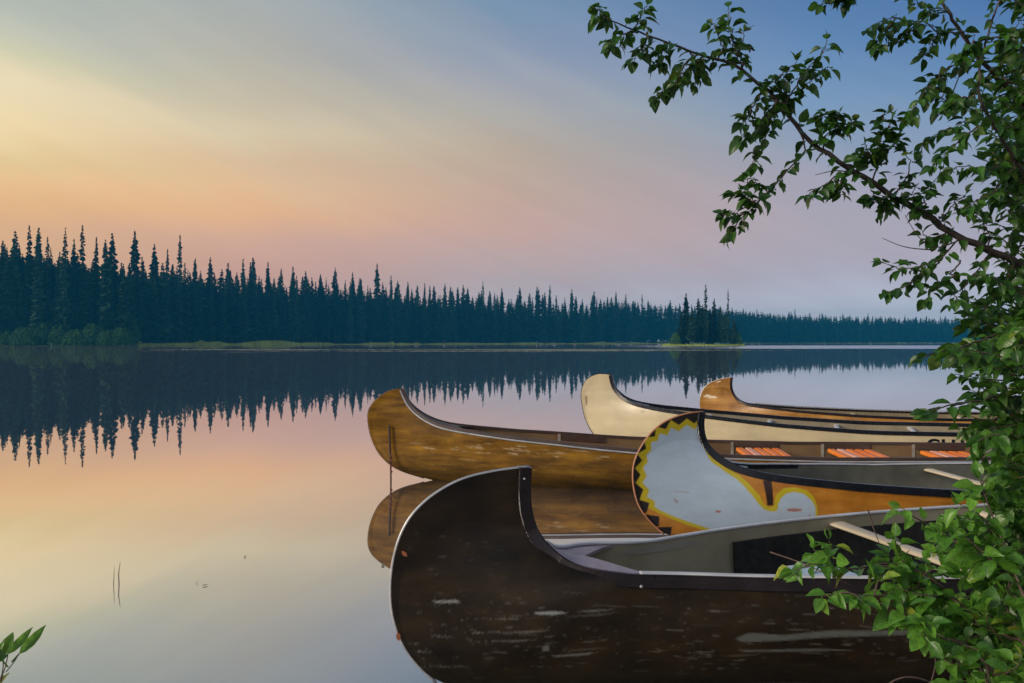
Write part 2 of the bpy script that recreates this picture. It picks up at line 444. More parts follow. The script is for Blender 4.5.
s1=[(0.585,0.26),(0.624,0.258),(0.617,0.244),(0.589,0.244)]
s2=[(1.058,0.296),(1.105,0.304),(1.157,0.3),(1.155,0.286),(1.108,0.277),(1.063,0.28)]
s3=[(0.294,0.395),(0.411,0.391),(0.409,0.376),(0.348,0.382),(0.295,0.386)]
s4=[(0.302,0.341),(0.333,0.314),(0.317,0.299),(0.298,0.318)]
s5=[(1.204,0.269),(1.216,0.261),(1.217,0.229),(1.208,0.219)]

K_BLACK = (.012, .009, .008); K_YEL = (.36, .30, .012); K_WHITE = (.30, .385, .48); K_RUST = (.26, .07, .035)
design = [(black, K_BLACK, 1), (bl2, K_BLACK, 1), (bl3, K_BLACK, 1), (yellow, K_YEL, 1), (white, K_WHITE, 1), (bar, (.02, .010, .008), 1),
          (s1, K_RUST, .9), (s2, K_RUST, .8), (s3, (.27, .26, .30), .7), (s4, (.24, .2, .22), .8), (s5, (.25, .16, .16), .8)]
def scratches(n, x0, x1, z0, z1, col, seed, lmax=.12, h=.004, a=.6):
    r = random.Random(seed); out = []
    for _ in range(n):
        x = r.uniform(x0, x1); z = r.uniform(z0, z1); l = r.uniform(.01, lmax) * r.random(); t = r.uniform(.0008, h) ; s = r.uniform(-.08, .08)
        j = lambda: r.uniform(-t, t) * .5
        out.append(([(x - l, z - s * l), (x - l * .4, z + t - s * l * .4 + j()), (x + l * .3, z + t * .8 + s * l * .3 + j()), (x + l, z + s * l), (x + l * .5, z - t + j()), (x - l * .3, z - t + j())], col, a * r.uniform(.35, 1)))
    return out
design += scratches(40, .1, 2.6, .1, .42, (.2, .12, .08), 5, .03, .003, .6)

# hull 1: dark brown canoe in front
dark = Canoe('canoe', 'big dark brown scuffed canoe with high curled bow, nearest of the row', (-.30, 3.43), 12.5, 1.38, 7.2,
  [(.384,.946),(.343,.944),(.231,.934),(.107,.912),(.02,.877),(-.069,.822),(-.149,.741),(-.200,.626),(-.224,.478),(-.215,.325),(-.156,.171),(-.028,.031)],
  [(.384,.946),(.378,.847),(.383,.755),(.419,.645),(.496,.566),(.572,.531),(.677,.524),(.775,.515),(1.049,.498),(1.53,.501),(2.347,.499)], .497, (300, 200, 110), shoulder=.09)
wear = scratches(110, -.1, 2.8, .22, .40, (.17, .165, .14), 11, .05, .0022, .7) + scratches(100, -.1, 2.8, .06, .25, (.18, .175, .15), 12, .07, .0024, .7)
wear += scratches(260, -.15, 2.8, .08, .48, (.18, .175, .145), 14, .012, .0011, .7) + scratches(60, -.2, 2.8, .1, .45, (.20, .19, .16), 15, .22, .0010, .7)
wear += scratches(60, -.15, .3, .1, .7, (.13, .12, .10), 13, .03, .002, .5)
wear += [([(1.2,.245),(1.25,.27),(1.40,.262),(1.58,.285),(1.83,.29),(2.1,.30),(2.1,.282),(1.8,.268),(1.6,.258),(1.4,.238),(1.23,.230)], (.13, .15, .13), .7),
         ([(1.22,.19),(1.5,.197),(1.7,.20),(1.5,.186),(1.25,.183)], (.17, .18, .16), .6),
         ([(.36,.365),(.45,.372),(.50,.366),(.44,.356),(.37,.358)], (.26, .28, .28), .8), ([(.53,.372),(.62,.378),(.70,.376),(.6,.368)], (.2, .2, .19), .6),
         ([(-.05,.40),(.05,.405),(.07,.396),(-.03,.392)], (.28, .28, .26), .8), ([(.44,.17),(.62,.18),(.60,.17),(.46,.163)], (.2, .2, .18), .7),
         ([(.40,.215),(.425,.225),(.43,.195),(.405,.192)], (.26, .26, .24), .5)]
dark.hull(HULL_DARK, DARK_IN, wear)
dark.stem_band(SILVER, .008)
for sd in (1, -1):
    dark.rail('gunwale', BROWN_DK if sd > 0 else GREY_WOOD, sd, .006, .048, .012, .016)
    dark.rail('gunwale_trim', WHITE_TRIM, sd, .004, .003, .020, .010, x_from=.80 if sd > 0 else .47, x_to=6.4, lift=.011)
dark.deck(MAUVE, .88, .24, drop=-.002)
dark.floor(FLOORM)
dark.thwart(ASH, 2.33, .115, .024); dark.thwart(ASH, 3.35, .085, .035); dark.thwart(ASH, 4.6, .085, .035)
tag(dark.side_strip('side_pad', DARK_PAD, 1.6, 3.7, .10, .60, -1, .004, 40, 8, .015), 'black foam pad along the inner wall')
mb = MB(); tube(mb, [(.80, -dark.b(.80) - .014, .475), (.80, -dark.b(.80) - .020, .475)], .007, 10); mb.build('bolt', SILVER, dark.root)
mb = MB(); tube(mb, [(.357, -.024, .90), (.357, -.031, .90)], .005, 10); mb.build('bolt', SILVER, dark.root)

# hull 2: gold-brown canoe
gold = Canoe('canoe', 'golden brown canoe with rounded bow and orange slatted seats inside', (-1.35, 8.66), -6, 1.2, 8.8,
  [(.167,.984),(.101,.984),(.001,.961),(-.133,.873),(-.211,.775),(-.228,.687),(-.211,.535),(-.166,.394),(-.077,.242),(.101,.104),(.399,.022)],
  [(.167,.984),(.204,.899),(.252,.814),(.384,.701),(.583,.613),(.832,.572),(1.375,.516),(1.891,.48),(2.291,.448),(2.623,.427),(3.539,.393),(4.3,.383)], .380, (110, 90, 60))
gw = scratches(70, .2, 4.4, .12, .34, (.42, .28, .07), 21, .25, .010, .55) + scratches(60, .3, 2.4, .33, .45, (.50, .44, .28), 22, .16, .010, .55) + scratches(90, 0, 4, .0, .3, (.06, .03, .008), 23, .2, .014, .6)
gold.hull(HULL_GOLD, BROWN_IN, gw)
gold.stem_band(DARK_BROWN, .007)
for sd in (1, -1):
    gold.rail('gunwale', DARK_BROWN, sd, .010, .018, .020, .012)
    gold.rail('gunwale_trim', SILVER if sd > 0 else DARK_BROWN, sd, .0, .014, -.008, .018, lift=-.022)
gold.deck(DARK_BROWN, .95, .2)
gold.floor(FLOORM)

SX = [2.10, 3.05, 4.01, 4.98, 5.92, 6.8]
for x in SX:
    tag(gold.side_strip('hanging_panel', DARK_BROWN, x - .22, x + .24, .02, .13, -1, .004, 8, 4, .012), 'short dark panel under the far gunwale')
    gold.side_strip('rib', GREY_WOOD, x - .27, x - .24, .02, .8, -1, .003, 3, 10, .008)
    # slatted seat: four orange slats across the hull on two bearers
    zt = .315; b = float(gold.b(x)) - .10
    mb = MB()
    for k in range(5): rbox(mb, (x - .19 + .095 * k, 0, zt), (.070, 2 * b, .040), .006, m=0 if k % 2 == 0 or k > 2 else 1)
    for yy in (-b * .7, b * .7): rbox(mb, (x, yy, zt - .026), (.44, .05, .028), .004, m=2)
    tag(mb.build('seat', [ORANGE, ORANGE_PALE, DARK_BROWN], gold.root, False), 'orange slatted seat')

# hull 3: beige canoe
beige = Canoe('canoe', 'cream beige canoe with black gunwales and black lettering, between golden and ochre canoes', (1.0, 11.4), -20, 1.2, 7.8,
  [(.425,1.026),(.339,1.039),(.223,1.038),(.091,.979),(.017,.877),(-.012,.748),(.003,.605),(.047,.406),(.12,.251),(.223,.127),(.40,.04)],
  [(.425,1.026),(.443,.928),(.489,.817),(.659,.671),(.972,.600),(1.706,.530),(2.704,.455),(3.62,.418)], .415, (90, 70, 50))
beige.hull(HULL_BEIGE, BEIGE_IN, scratches(30, .2, 4, .1, .5, (.25, .18, .1), 31, .06, .005, .5) + [([(.05,.72),(.085,.73),(.085,.60),(.06,.60)], (.17, .10, .04), .8), ([(.86,.56),(.93,.565),(.95,.535),(.90,.52)], (.2, .14, .07), .6)])
beige.stem_band(HULL_BEIGE, .010)
for sd in (1, -1):
    beige.rail('gunwale', BLACK_RAIL, sd, .014, .030, .018, .016)
beige.deck(PALE_BLUE, .95, .15, drop=.012)
beige.floor(FLOORM)
for x in (1.75, 2.55, 3.4, 4.3, 5.2): beige.thwart(WHITE_TRIM, x, .07, .03, drop=.05)

# hull 4: ochre canoe at the back
ochre = Canoe('canoe', 'small ochre orange canoe with curled bow tip, farthest of the row', (3.05, 13.1), -19, 1.15, 7.2,
  [(.551,.916),(.457,.906),(.299,.871),(.155,.795),(.075,.687),(.035,.538),(.043,.39),(.095,.25),(.20,.12),(.38,.03)],
  [(.551,.916),(.536,.778),(.567,.665),(.631,.565),(.742,.500),(.867,.475),(1.584,.425),(2.42,.395),(3.342,.385)], .385, (110, 70, 60))
ow = scratches(50, .05, 3, .3, .85, (.10, .04, .01), 41, .05, .010, .7) + [([(.10,.60),(.16,.63),(.30,.60),(.33,.575),(.22,.575),(.13,.585)], (.80, .66, .45), .9), ([(.30,.84),(.36,.86),(.38,.845),(.32,.83)], (.75, .7, .6), .8)]  # scratches, and the bow's pale highlight painted into the hull colour
ochre.hull(HULL_OCHRE, TAN_IN, ow)
ochre.stem_band(SILVER, .008)
for sd in (1, -1):
    ochre.rail('gunwale', BROWN_DK, sd, .012, .022, .016, .014)
ochre.rail('gunwale_trim', SILVER, -1, .004, .012, .016, .012, x_from=.9, x_to=6.5, lift=.02)
ochre.deck(BROWN_DK, 1.0, .15)
ochre.floor(FLOORM)
ochre.thwart(ASH, 2.4, drop=.05); ochre.thwart(ASH, 3.9, drop=.05)

# hull 5: painted canoe
paint = Canoe('canoe', 'orange canoe whose bow is painted pale blue with yellow and black zigzag edge', (.9, 5.95), 4, 1.25, 7.4,
  [(.538,.97),(.438,.963),(.324,.934),(.202,.874),(.096,.763),(.02,.629),(.001,.517),(.012,.39),(.05,.262),(.133,.156),(.24,.057)],
  [(.538,.97),(.527,.873),(.542,.776),(.589,.688),(.677,.613),(.802,.556),(.989,.526),(1.146,.514),(1.524,.489),(2.178,.458)], .45, (380, 120, 190), E=3.4)
paint.hull(HULL_PAINT, OLIVE_IN, design)
paint.stem_band(COPPER, .009)
for sd in (1, -1):
    paint.rail('gunwale', BLACK_RAIL, sd, .008, .042 if sd > 0 else .026, .014, .020)
paint.rail('gunwale_trim', WHITE_TRIM, -1, .003, .004, .016, .012, x_from=.72, x_to=6.6, lift=.010)
paint.deck(PALE_BLUE, .98, .2, drop=.010)
paint.floor(FLOORM)
paint.thwart(ASH, 2.68, .10, .024, drop=.03); paint.thwart(ASH, 4.3, .08, .035, drop=.03)

# ------------------------------------------------------------------ lettering on the beige hull
def lettering(text, x, z, size):
    cu = bpy.data.curves.new('lettering', 'FONT'); cu.body = text; cu.size = size; cu.extrude = .001; cu.offset = .006; cu.space_character = 1.15
    tmp = bpy.data.objects.new('lettering', cu); COL.objects.link(tmp)
    dg = bpy.context.evaluated_depsgraph_get(); me = bpy.data.meshes.new_from_object(tmp.evaluated_get(dg))
    bpy.data.objects.remove(tmp)
    o = bpy.data.objects.new('lettering', me); COL.objects.link(o); o.parent = beige.root
    P, y, u = beige.grid(); X = P[:, 0, 0]; i0 = np.argmin(X[:len(X) // 2])
    for v in me.vertices:
        xx = x + v.co.x * 1.12; zz = z + v.co.y
        ii = int(np.interp(xx, X[i0:len(X) - 60], np.arange(len(X))[i0:len(X) - 60]))
        yy = np.interp(-zz, -P[ii, :, 1], y[ii])
        v.co = (xx, -(yy + .0035 + v.co.z), zz)
    me.materials.clear(); me.materials.append(BLACK_RAIL); return o
tag(lettering('CLUB', 4.34, .237, .17), 'black capital letters')

# ------------------------------------------------------------------ loose things in and on the canoes
def local(c, p):
    th = c.root.rotation_euler.z; l = c.root.location
    return (l.x + p[0] * math.cos(th) - p[1] * math.sin(th), l.y + p[0] * math.sin(th) + p[1] * math.cos(th), p[2])
def box_thing(name, label, cat, c, p, size, rz, m, m2):
    r = empty(name, local(c, p), c.root.rotation_euler.z + rz); tag(r, label, cat)
    mb = MB(); rbox(mb, (0, 0, size[2] * .42), (size[0], size[1], size[2] * .84), .02); mb.build('body', m, r, False)
    mb = MB(); rbox(mb, (0, 0, size[2] * .92 + .002), (size[0] + .016, size[1] + .016, size[2] * .16), .01); rbox(mb, (0, 0, size[2] * 1.02), (size[0] * .5, .03, .012), .004); mb.build('lid', m2, r, False)
    return r
box_thing('cooler_box', 'pale blue plastic box lying inside the dark canoe before the wooden thwart', 'box', dark, (1.74, -.13, .03), (.26, .26, .405), .12, PALE_BLUE, PALE_BLUE)
box_thing('bailer_box', 'little blue box peeping over the gunwale near the dark canoe bow', 'box', dark, (1.19, -.10, .03), (.14, .12, .40), .3, PALE_BLUE, PALE_BLUE)

# mooring rope hanging from the gold canoe bow
ROPE = simple('wet_brown_rope', (.03, .018, .012), (.07, .035, .025), 60, .8, (1, 1, 3), .5)
KNOT = simple('red_brown_knot', (.16, .03, .02), (.26, .07, .05), 60, .8, bmp=.4)
r = empty('mooring_rope', local(gold, (.035, -.075, .57))); tag(r, 'dark rope with reddish knots hanging from golden canoe bow into water', 'rope')
mb = MB(); tube(mb, [(0, 0, .02), (.004, -.01, -.12), (.012, -.012, -.3), (.018, -.012, -.48), (.020, -.012, -.62)], [.014, .012, .011, .009, .009], 7); mb.build('cord', ROPE, r)
for k, zz in enumerate((-.30, -.35, -.41, -.47)):
    mb = MB(); tube(mb, [(.02 + .006 * (k % 2), -.012, zz - .016), (.024, -.014, zz), (.02, -.012, zz + .016)], [.006, .016, .006], 7); mb.build('knot', KNOT, r)

# orange leaves stuck to the dark stem
LEAF_O = simple('dead_orange_leaf', (.42, .10, .03), (.55, .20, .08), 60, .6)
def small_leaf(name, label, pos, size, m, rot, flat=False):
    prof = [0, .3, .4, .3, 0]; V = []; F = []
    for i, w in enumerate(prof):
        t = i / 4 - .5; V += [(t, -w * .6, .06 * abs(w)), (t, 0, 0), (t, w * .6, .06 * abs(w))]
    for i in range(4):
        for j in range(2): F.append((i * 3 + j, i * 3 + j + 1, i * 3 + j + 4, i * 3 + j + 3))
    o = make_mesh(name, np.array(V) * size, F, m, None, True); o.location = pos; o.rotation_euler = rot
    return tag(o, label, 'leaf')
small_leaf('fallen_leaf', 'tiny orange leaf stuck high on the dark canoe bow edge', local(dark, (-.165, -.020, .60)), .035, LEAF_O, (1.4, .8, .2))
small_leaf('fallen_leaf', 'tiny orange leaf stuck low on the dark canoe bow edge', local(dark, (-.190, -.018, .25)), .04, LEAF_O, (1.3, 1.4, .1))

# ------------------------------------------------------------------ water
def water_material():
    m, nt, b = mat('lake_water')
    nt.nodes.remove(b)
    out = [n for n in nt.nodes if n.type == 'OUTPUT_MATERIAL'][0]
    geo = nt.nodes.new('ShaderNodeNewGeometry'); sp = nt.nodes.new('ShaderNodeSeparateXYZ'); lk(nt, geo.outputs['Position'], sp.inputs[0])
    X, Y = sp.outputs[0], sp.outputs[1]
    pos = geo.outputs['Position']
    mp = nt.nodes.new('ShaderNodeMapping'); mp.inputs['Scale'].default_value = (.35, 1.0, 1); lk(nt, pos, mp.inputs[0])
    w1 = noise(nt, mp.outputs[0], 1.1, 3, .5); w2 = noise(nt, mp.outputs[0], .22, 2, .5)
    h = mth(nt, 'ADD', mth(nt, 'MULTIPLY', w1, .12), mth(nt, 'MULTIPLY', w2, .5))
    bp = nt.nodes.new('ShaderNodeBump'); bp.inputs['Strength'].default_value = 1.0; bp.inputs['Distance'].default_value = .0040; lk(nt, h, bp.inputs['Height'])
    # ripple bands far out, where a breath of wind roughens the surface
    mp2 = nt.nodes.new('ShaderNodeMapping'); mp2.inputs['Scale'].default_value = (.018, .12, 1); lk(nt, pos, mp2.inputs[0])
    e = noise(nt, mp2.outputs[0], 1.0, 3, .6)
    Yn = mth(nt, 'ADD', Y, mth(nt, 'MULTIPLY', e, 40.0))
    band = mth(nt, 'MULTIPLY', rng_map(nt, Yn, 180, 192), rng_map(nt, Yn, 300, 350, 1, 0))
    band = mth(nt, 'MULTIPLY', band, rng_map(nt, X, 22, 60))
    mp3 = nt.nodes.new('ShaderNodeMapping'); mp3.inputs['Scale'].default_value = (.06, .22, 1); lk(nt, pos, mp3.inputs[0])
    st = rng_map(nt, noise(nt, mp3.outputs[0], 1.0, 3, .65),   .60, .66)
    st = mth(nt, 'MULTIPLY', st, mth(nt, 'MULTIPLY', mth(nt, 'MULTIPLY', rng_map(nt, Y, 100, 120), rng_map(nt, Y, 150, 165, 1, 0)), mth(nt, 'MULTIPLY', rng_map(nt, X, 50, 10), rng_map(nt, X, -78, -62))))
    rough = mth(nt, 'MAXIMUM', mth(nt, 'MULTIPLY', band, .24), mth(nt, 'MULTIPLY', st, .26))
    far = rng_map(nt, Y, 10, 160, 0.012, .035)
    rough = mth(nt, 'MAXIMUM', rough, far)
    gl = nt.nodes.new('ShaderNodeBsdfGlossy'); gl.inputs['Color'].default_value = (1, 1, 1, 1); lk(nt, rough, gl.inputs['Roughness']); lk(nt, bp.outputs[0], gl.inputs['Normal'])
    df = nt.nodes.new('ShaderNodeBsdfDiffuse'); df.inputs['Color'].default_value = (.150, .125, .125, 1)  # diffuse tint lifts the reflections in place of thin mist
    # reflectance against the angle between the view ray and the surface normal
    dot = nt.nodes.new('ShaderNodeVectorMath'); dot.operation = 'DOT_PRODUCT'; lk(nt, geo.outputs['Incoming'], dot.inputs[0]); lk(nt, bp.outputs[0], dot.inputs[1])
    c_ = mth(nt, 'ABSOLUTE', dot.outputs['Value'])
    fr = ramp(nt, c_, [(0, (.86,) * 3), (.04, (.88,) * 3), (.16, (.90,) * 3), (.30, (.74,) * 3), (.42, (.56,) * 3), (.7, (.25,) * 3), (1, (.10,) * 3)])
    ms = nt.nodes.new('ShaderNodeMixShader'); lk(nt, fr.outputs[0], ms.inputs[0]); lk(nt, df.outputs[0], ms.inputs[1]); lk(nt, gl.outputs[0], ms.inputs[2])
    lk(nt, ms.outputs[0], out.inputs[0]); return m
WATER = water_material()
xs = [-1500, -400, -100, -20, 0, 20, 100, 400, 1500]; ys = [-60, -10, 0, 10, 40, 150, 500, 1500]
V = [(x, y, 0) for y in ys for x in xs]; nx = len(xs)
F = [(j * nx + i, j * nx + i + 1, (j + 1) * nx + i + 1, (j + 1) * nx + i) for j in range(len(ys) - 1) for i in range(nx - 1)]
tag(make_mesh('lake_water', V, F, WATER, None, False), kind='structure')

# ------------------------------------------------------------------ land: one polar sheet whose inner rim is the lake shore
SHX = np.array([-400, -60, 0, 60, 125, 150, 300, 500, 600, 700, 800, 940, 1060, 1300.])     # pixel columns
SHD = np.array([235, 256, 262, 266, 270, 312, 385, 465, 530, 590, 680, 750, 760, 600.])     # shore distance (Y)
def shore_d(px): return np.interp(px, SHX, SHD)
AZ = np.radians(np.array([-180, -150, -110, -90, -75, -66, -60, -52]))
RR = np.array([.7, .7, .8, 1.0, 2.0, 30, 130, 230.])
azf = np.arctan((SHX - CX) / FP); rf = SHD / np.cos(azf)
AZr = np.radians(np.array([50, 54, 57, 60, 66, 75, 90, 110, 140, 180])); RRr = np.array([330, 90, 24, 9.0, 6.2, 4.2, 2.4, 1.5, .9, .7])
azall = np.r_[AZ, azf, AZr]; rall = np.r_[RR, rf, RRr]
order = np.argsort(azall); azall, rall = azall[order], rall[order]
th = np.radians(np.linspace(-180, 180, 721))
R = np.exp(np.interp(th, azall, np.log(rall)))
hr = np.array([-.25, -.04, 0, .02, .06, .15, .4, 1.0, 2.5, 6, 15, 40])   # relative log steps
offs = [-3, -.6, 0, .35, .9, 2, 5, 12, 30, 70, 160, 420, 900]
hz = [-1.2, -.35, -.02, .10, .22, .32, .45, .6, .9, 1.2, 1.6, 2.0, 2.0]
V = []; F = []
for i, t in enumerate(th):
    for o_, z in zip(offs, hz):
        near = R[i] < 40
        sc = .35 if near else 1.0
        r_ = max(.05, R[i] + o_ * (sc if o_ > 0 and o_ < 30 else (.15 if near and o_ < 0 else 1.0)))
        jx = math.sin(i * 1.7) * .15 * (1 if not near else .2)
        V.append((math.sin(t) * (r_ + jx), math.cos(t) * (r_ + jx), z * (.8 if near else 1) + (.04 * math.sin(i * .9 + o_) if z > 0 else 0)))
no = len(offs)
for i in range(len(th) - 1):
    for j in range(no - 1): F.append((i * no + j, i * no + j + 1, (i + 1) * no + j + 1, (i + 1) * no + j))
def ground_mat():
    m, nt, b = mat('marsh_ground')
    geo = nt.nodes.new('ShaderNodeNewGeometry'); mp = nt.nodes.new('ShaderNodeMapping'); lk(nt, geo.outputs['Position'], mp.inputs[0])
    n = noise(nt, mp.outputs[0], .25, 5, .6); n2 = noise(nt, mp.outputs[0], 6, 4, .6)
    c = ramp(nt, n, [(.3, (.05, .06, .02)), (.5, (.09, .105, .035)), (.72, (.14, .14, .05))]).outputs[0]
    c = mixc(nt, rng_map(nt, n2, .4, .65, 0, .6), c, (.03, .025, .015))
    lk(nt, c, b.inputs['Base Color']); b.inputs['Roughness'].default_value = .9; bump(nt, n2, .6, .05, b); return m
GROUND = ground_mat()
tag(make_mesh('ground', V, F, GROUND, None, True), kind='structure')

# ------------------------------------------------------------------ foliage materials
def leaf_mat(name, c1, c2, c3, trans=.35, rough=.38, scale=3.0, spec=.5, isl=.7):
    m, nt, b = mat(name)
    geo = nt.nodes.new('ShaderNodeNewGeometry')
    r = ramp(nt, geo.outputs['Random Per Island'], [(0, c1), (.55, c2), (.95, c2), (1, c3)])
    n = noise(nt, geo.outputs['Position'], scale, 3, .6)
    hs = nt.nodes.new('ShaderNodeHueSaturation'); lk(nt, r.outputs[0], hs.inputs['Color']); lk(nt, rng_map(nt, n, .3, .7, .7, 1.3), hs.inputs['Value'])
    oi = nt.nodes.new('ShaderNodeObjectInfo')
    fine = noise(nt, geo.outputs['Position'], 90 if trans > .3 else 1.0, 3, .6)
    hv = nt.nodes.new('ShaderNodeHueSaturation'); lk(nt, hs.outputs[0], hv.inputs['Color'])
    if trans > .3: lk(nt, rng_map(nt, fine, .3, .7, .65, 1.35), hv.inputs['Value']); bump(nt, fine, .35, .003, b)
    elif not trans: lk(nt, rng_map(nt, oi.outputs['Random'], 0, 1, .45, 2.2), hv.inputs['Value'])
    hs = hv
    lk(nt, hs.outputs[0], b.inputs['Base Color']); b.inputs['Roughness'].default_value = rough; b.inputs['Specular IOR Level'].default_value = spec
    out = [q for q in nt.nodes if q.type == 'OUTPUT_MATERIAL'][0]
    if trans:
        tr = nt.nodes.new('ShaderNodeBsdfTranslucent'); h2 = nt.nodes.new('ShaderNodeHueSaturation'); h2.inputs['Hue'].default_value = .485; h2.inputs['Value'].default_value = 1.4
        lk(nt, hs.outputs[0], h2.inputs['Color']); lk(nt, h2.outputs[0], tr.inputs['Color'])
        ms = nt.nodes.new('ShaderNodeMixShader'); ms.inputs[0].default_value = trans
        lk(nt, b.outputs[0], ms.inputs[1]); lk(nt, tr.outputs[0], ms.inputs[2]); lk(nt, ms.outputs[0], out.inputs[0])
    return m
LEAF = leaf_mat('alder_leaf', (.018, .064, .010), (.044, .135, .016), (.12, .19, .02))
LEAF_M = leaf_mat('lit_leaf', (.026, .088, .013), (.065, .175, .020), (.20, .26, .03), .38, .34)  # brighter copy of the alder leaf: light on the lower crown as colour
LEAF_B = leaf_mat('young_leaf', (.055, .16, .02), (.11, .27, .03), (.34, .36, .04), .4, .33)
NEEDLE = leaf_mat('spruce_needles', (.009, .021, .011), (.014, .034, .017), (.022, .044, .018), 0, .8, .2, .1)
SPRIG = leaf_mat('shore_shrub', (.025, .08, .015), (.06, .15, .022), (.10, .19, .03), .2, .6, .8, .2)
SEDGE = leaf_mat('sedge', (.26, .34, .06), (.45, .52, .10), (.55, .56, .2), .2, .7, .1, .2)
BARK = simple('bark', (.035, .026, .022), (.09, .07, .06), 30, .85, (1, 1, .4), .6)
TWIG = simple('twig', (.05, .030, .025), (.12, .075, .06), 40, .75, bmp=.3)
TRUNK = simple('spruce_trunk', (.03, .025, .022), (.07, .06, .055), 4, .9, bmp=.3)

# ------------------------------------------------------------------ spruces
def spruce_arrays(r, H, W, levels, per, dead=.0, sparse=1.0):
    """needle sprays of one spruce: drooping ragged kites round the stem"""
    V = []; F = []; n = 0
    lean = r.uniform(-.01, .01)
    z0 = r.uniform(.03, .14) * H
    phase = r.uniform(0, 6)
    for i in range(levels):
        t = (i + r.random() * .8) / levels
        z = z0 + (H - z0) * t ** .92
        env = (1 - t) ** .62 * (.88 + .12 * math.sin(t * 11 + phase)) * (1 if t > .08 else .8)
        if t > .8: env *= .9
        rad = W * env + (.30 if t < .93 else .16)
        for k in range(per):
            if r.random() > sparse: continue
            a = r.uniform(0, 2 * math.pi); l = rad * (r.uniform(.55, 1.15) if r.random() > .12 else r.uniform(1.1, 1.6)); dr = l * r.uniform(.15, .55)
            w = max(.16, l * r.uniform(.28, .46)); ca, sa = math.cos(a), math.sin(a)
            zc = z + r.uniform(-.15, .15); lx = lean * z
            up = r.uniform(.0, .12) * l
            V += [(lx, 0, zc + .08), (lx + ca * l * .5 - sa * w, sa * l * .5 + ca * w, zc - dr * .45), (lx + ca * l, sa * l, zc - dr + up), (lx + ca * l * .5 + sa * w, sa * l * .5 - ca * w, zc - dr * .45),
                  (lx + ca * l * .45, sa * l * .45, zc - dr * .5 - w * 1.1), (lx + ca * l * .5, sa * l * .5, zc - dr * .35 + .05)]
            F += [(n, n + 1, n + 5), (n + 1, n + 2, n + 5), (n + 2, n + 3, n + 5), (n + 3, n, n + 5), (n, n + 4, n + 2)]
            n += 6
    # leader
    V += [(lean * H - .05, 0, H - .8), (lean * H + .05, 0, H - .8), (lean * H, 0, H + .25)]; F.append((n, n + 1, n + 2)); n += 3
    return np.array(V), F, lean
def spruce_proto(seed, H, W, levels, per, sparse=1.0):
    r = random.Random(seed)
    V, F, lean = spruce_arrays(r, H, W, levels, per, sparse=sparse)
    crown = make_mesh('crown', V, F, NEEDLE, None, False)
    mb = MB(); tube(mb, [(0, 0, -.4), (lean * H * .3, 0, H * .3), (lean * H * .7, 0, H * .7), (lean * H, 0, H * .99)], [.17, .13, .07, .02], 6); tr = mb.build('trunk', TRUNK)
    return crown, tr
protos = [spruce_proto(100 + i, 20.0, [1.7, 2.0, 1.4, 2.2, 1.75, 1.2, 2.1, 1.5, 1.8, 1.25, 2.3, 1.6][i], [54, 50, 58, 46, 52, 60, 48, 56, 50, 56, 44, 52][i], [9, 9, 8, 9, 9, 7, 9, 8, 9, 7, 9, 8][i], [1, 1, .85, 1, .9, .75, 1, .9, 1, .7, 1, .9][i]) for i in range(12)]
used = set()
def put_spruce(x, y, H, width, vi, label, group, rz):
    c, t = protos[vi]
    root = empty('spruce_tree', (x, y, .3), rz); tag(root, label, 'spruce tree', group)
    for src in (c, t):
        o = src.copy(); COL.objects.link(o); o.parent = root; o.name = src.name.split('.')[0]
        o.location = (0, 0, 0); ws = width * .86 * max(1.0, H / 24.0); o.scale = (ws, ws, H / 20.0)
    return root
rs = random.Random(42)
def zone(px):
    if px < 120: return ('dark slender spruce in the tall stand behind the green shrubs on the left bank', 'spruces behind the shore shrubs')
    if px < 400: return ('dark slender spruce in the treeline behind the pale grassy shore', 'spruces behind the grassy shore')
    if px < 660: return ('small blue-green spruce in the treeline beyond the middle of the lake', 'spruces across the middle of the lake')
    return ('tiny hazy blue spruce in the farthest low treeline beside the islet', 'spruces on the farthest shore')
# tall spires that stand out (pixel column, pixel row of the top)
spires = [(3,240,0),(16,231,3),(29,225,2),(38,227,0),(48,236,5),(65,228,9),(74,238,7),(82,224,5),(97,237,2),(106,240,6),(113,233,3),(135,230,1),(142,256,5),(155,244,8),(168,249,2),(180,234,5),(195,258,0),(210,257,3),(228,262,1),(243,258,7),(250,262,2),(253,257,0),(268,262,8),(281,268,4),(293,266,1),(306,271,3),(320,274,7),(335,268,6),(353,272,8),(377,263,1),(391,275,5),(408,281,4),(425,283,2),(445,283,6),(483,281,9),(502,288,3),(520,287,0),(537,286,1),(550,285,5),(572,289,8),(594,291,3),(616,291,4),(626,294,2),(642,294,5),(670,300,3),(757,309,0),(795,308,5),(822,312,1),(868,313,2),(905,315,3)]
for k, (px, py, vi) in enumerate(spires):
    d = float(shore_d(px)) + rs.uniform(6, 11)
    p = at(px, py, d); H = p[2] - .3
    lab, grp = zone(px)
    put_spruce(p[0], d, H, rs.uniform(.85, 1.15), vi, lab, grp, rs.uniform(0, 6.28))
envx = [-60, 0, 60, 100, 150, 200, 300, 400, 500, 600, 700, 800, 940, 1040]; envy = [240, 246, 252, 262, 264, 270, 279, 287, 292, 299, 308, 315, 318.5, 319]
N_IND = 245
for k in range(N_IND):
    u = (k + rs.random()) / N_IND
    px = -25 + 985 * u ** 1.12
    d = float(shore_d(px)) + rs.uniform(4, 16)
    top = np.interp(px, envx, envy) + rs.choice([-6, -3, -1, 1, 3, 6, 9]) * (.5 if px > 600 else 1.0)
    if px > 600: top = max(top, np.interp(px, envx, envy) - 4)
    p = at(px, top, d); H = p[2] - .3
    lab, grp = zone(px)
    put_spruce(p[0], d, H, rs.uniform(.9, 1.35), rs.randrange(12), lab, grp, rs.uniform(0, 6.28))
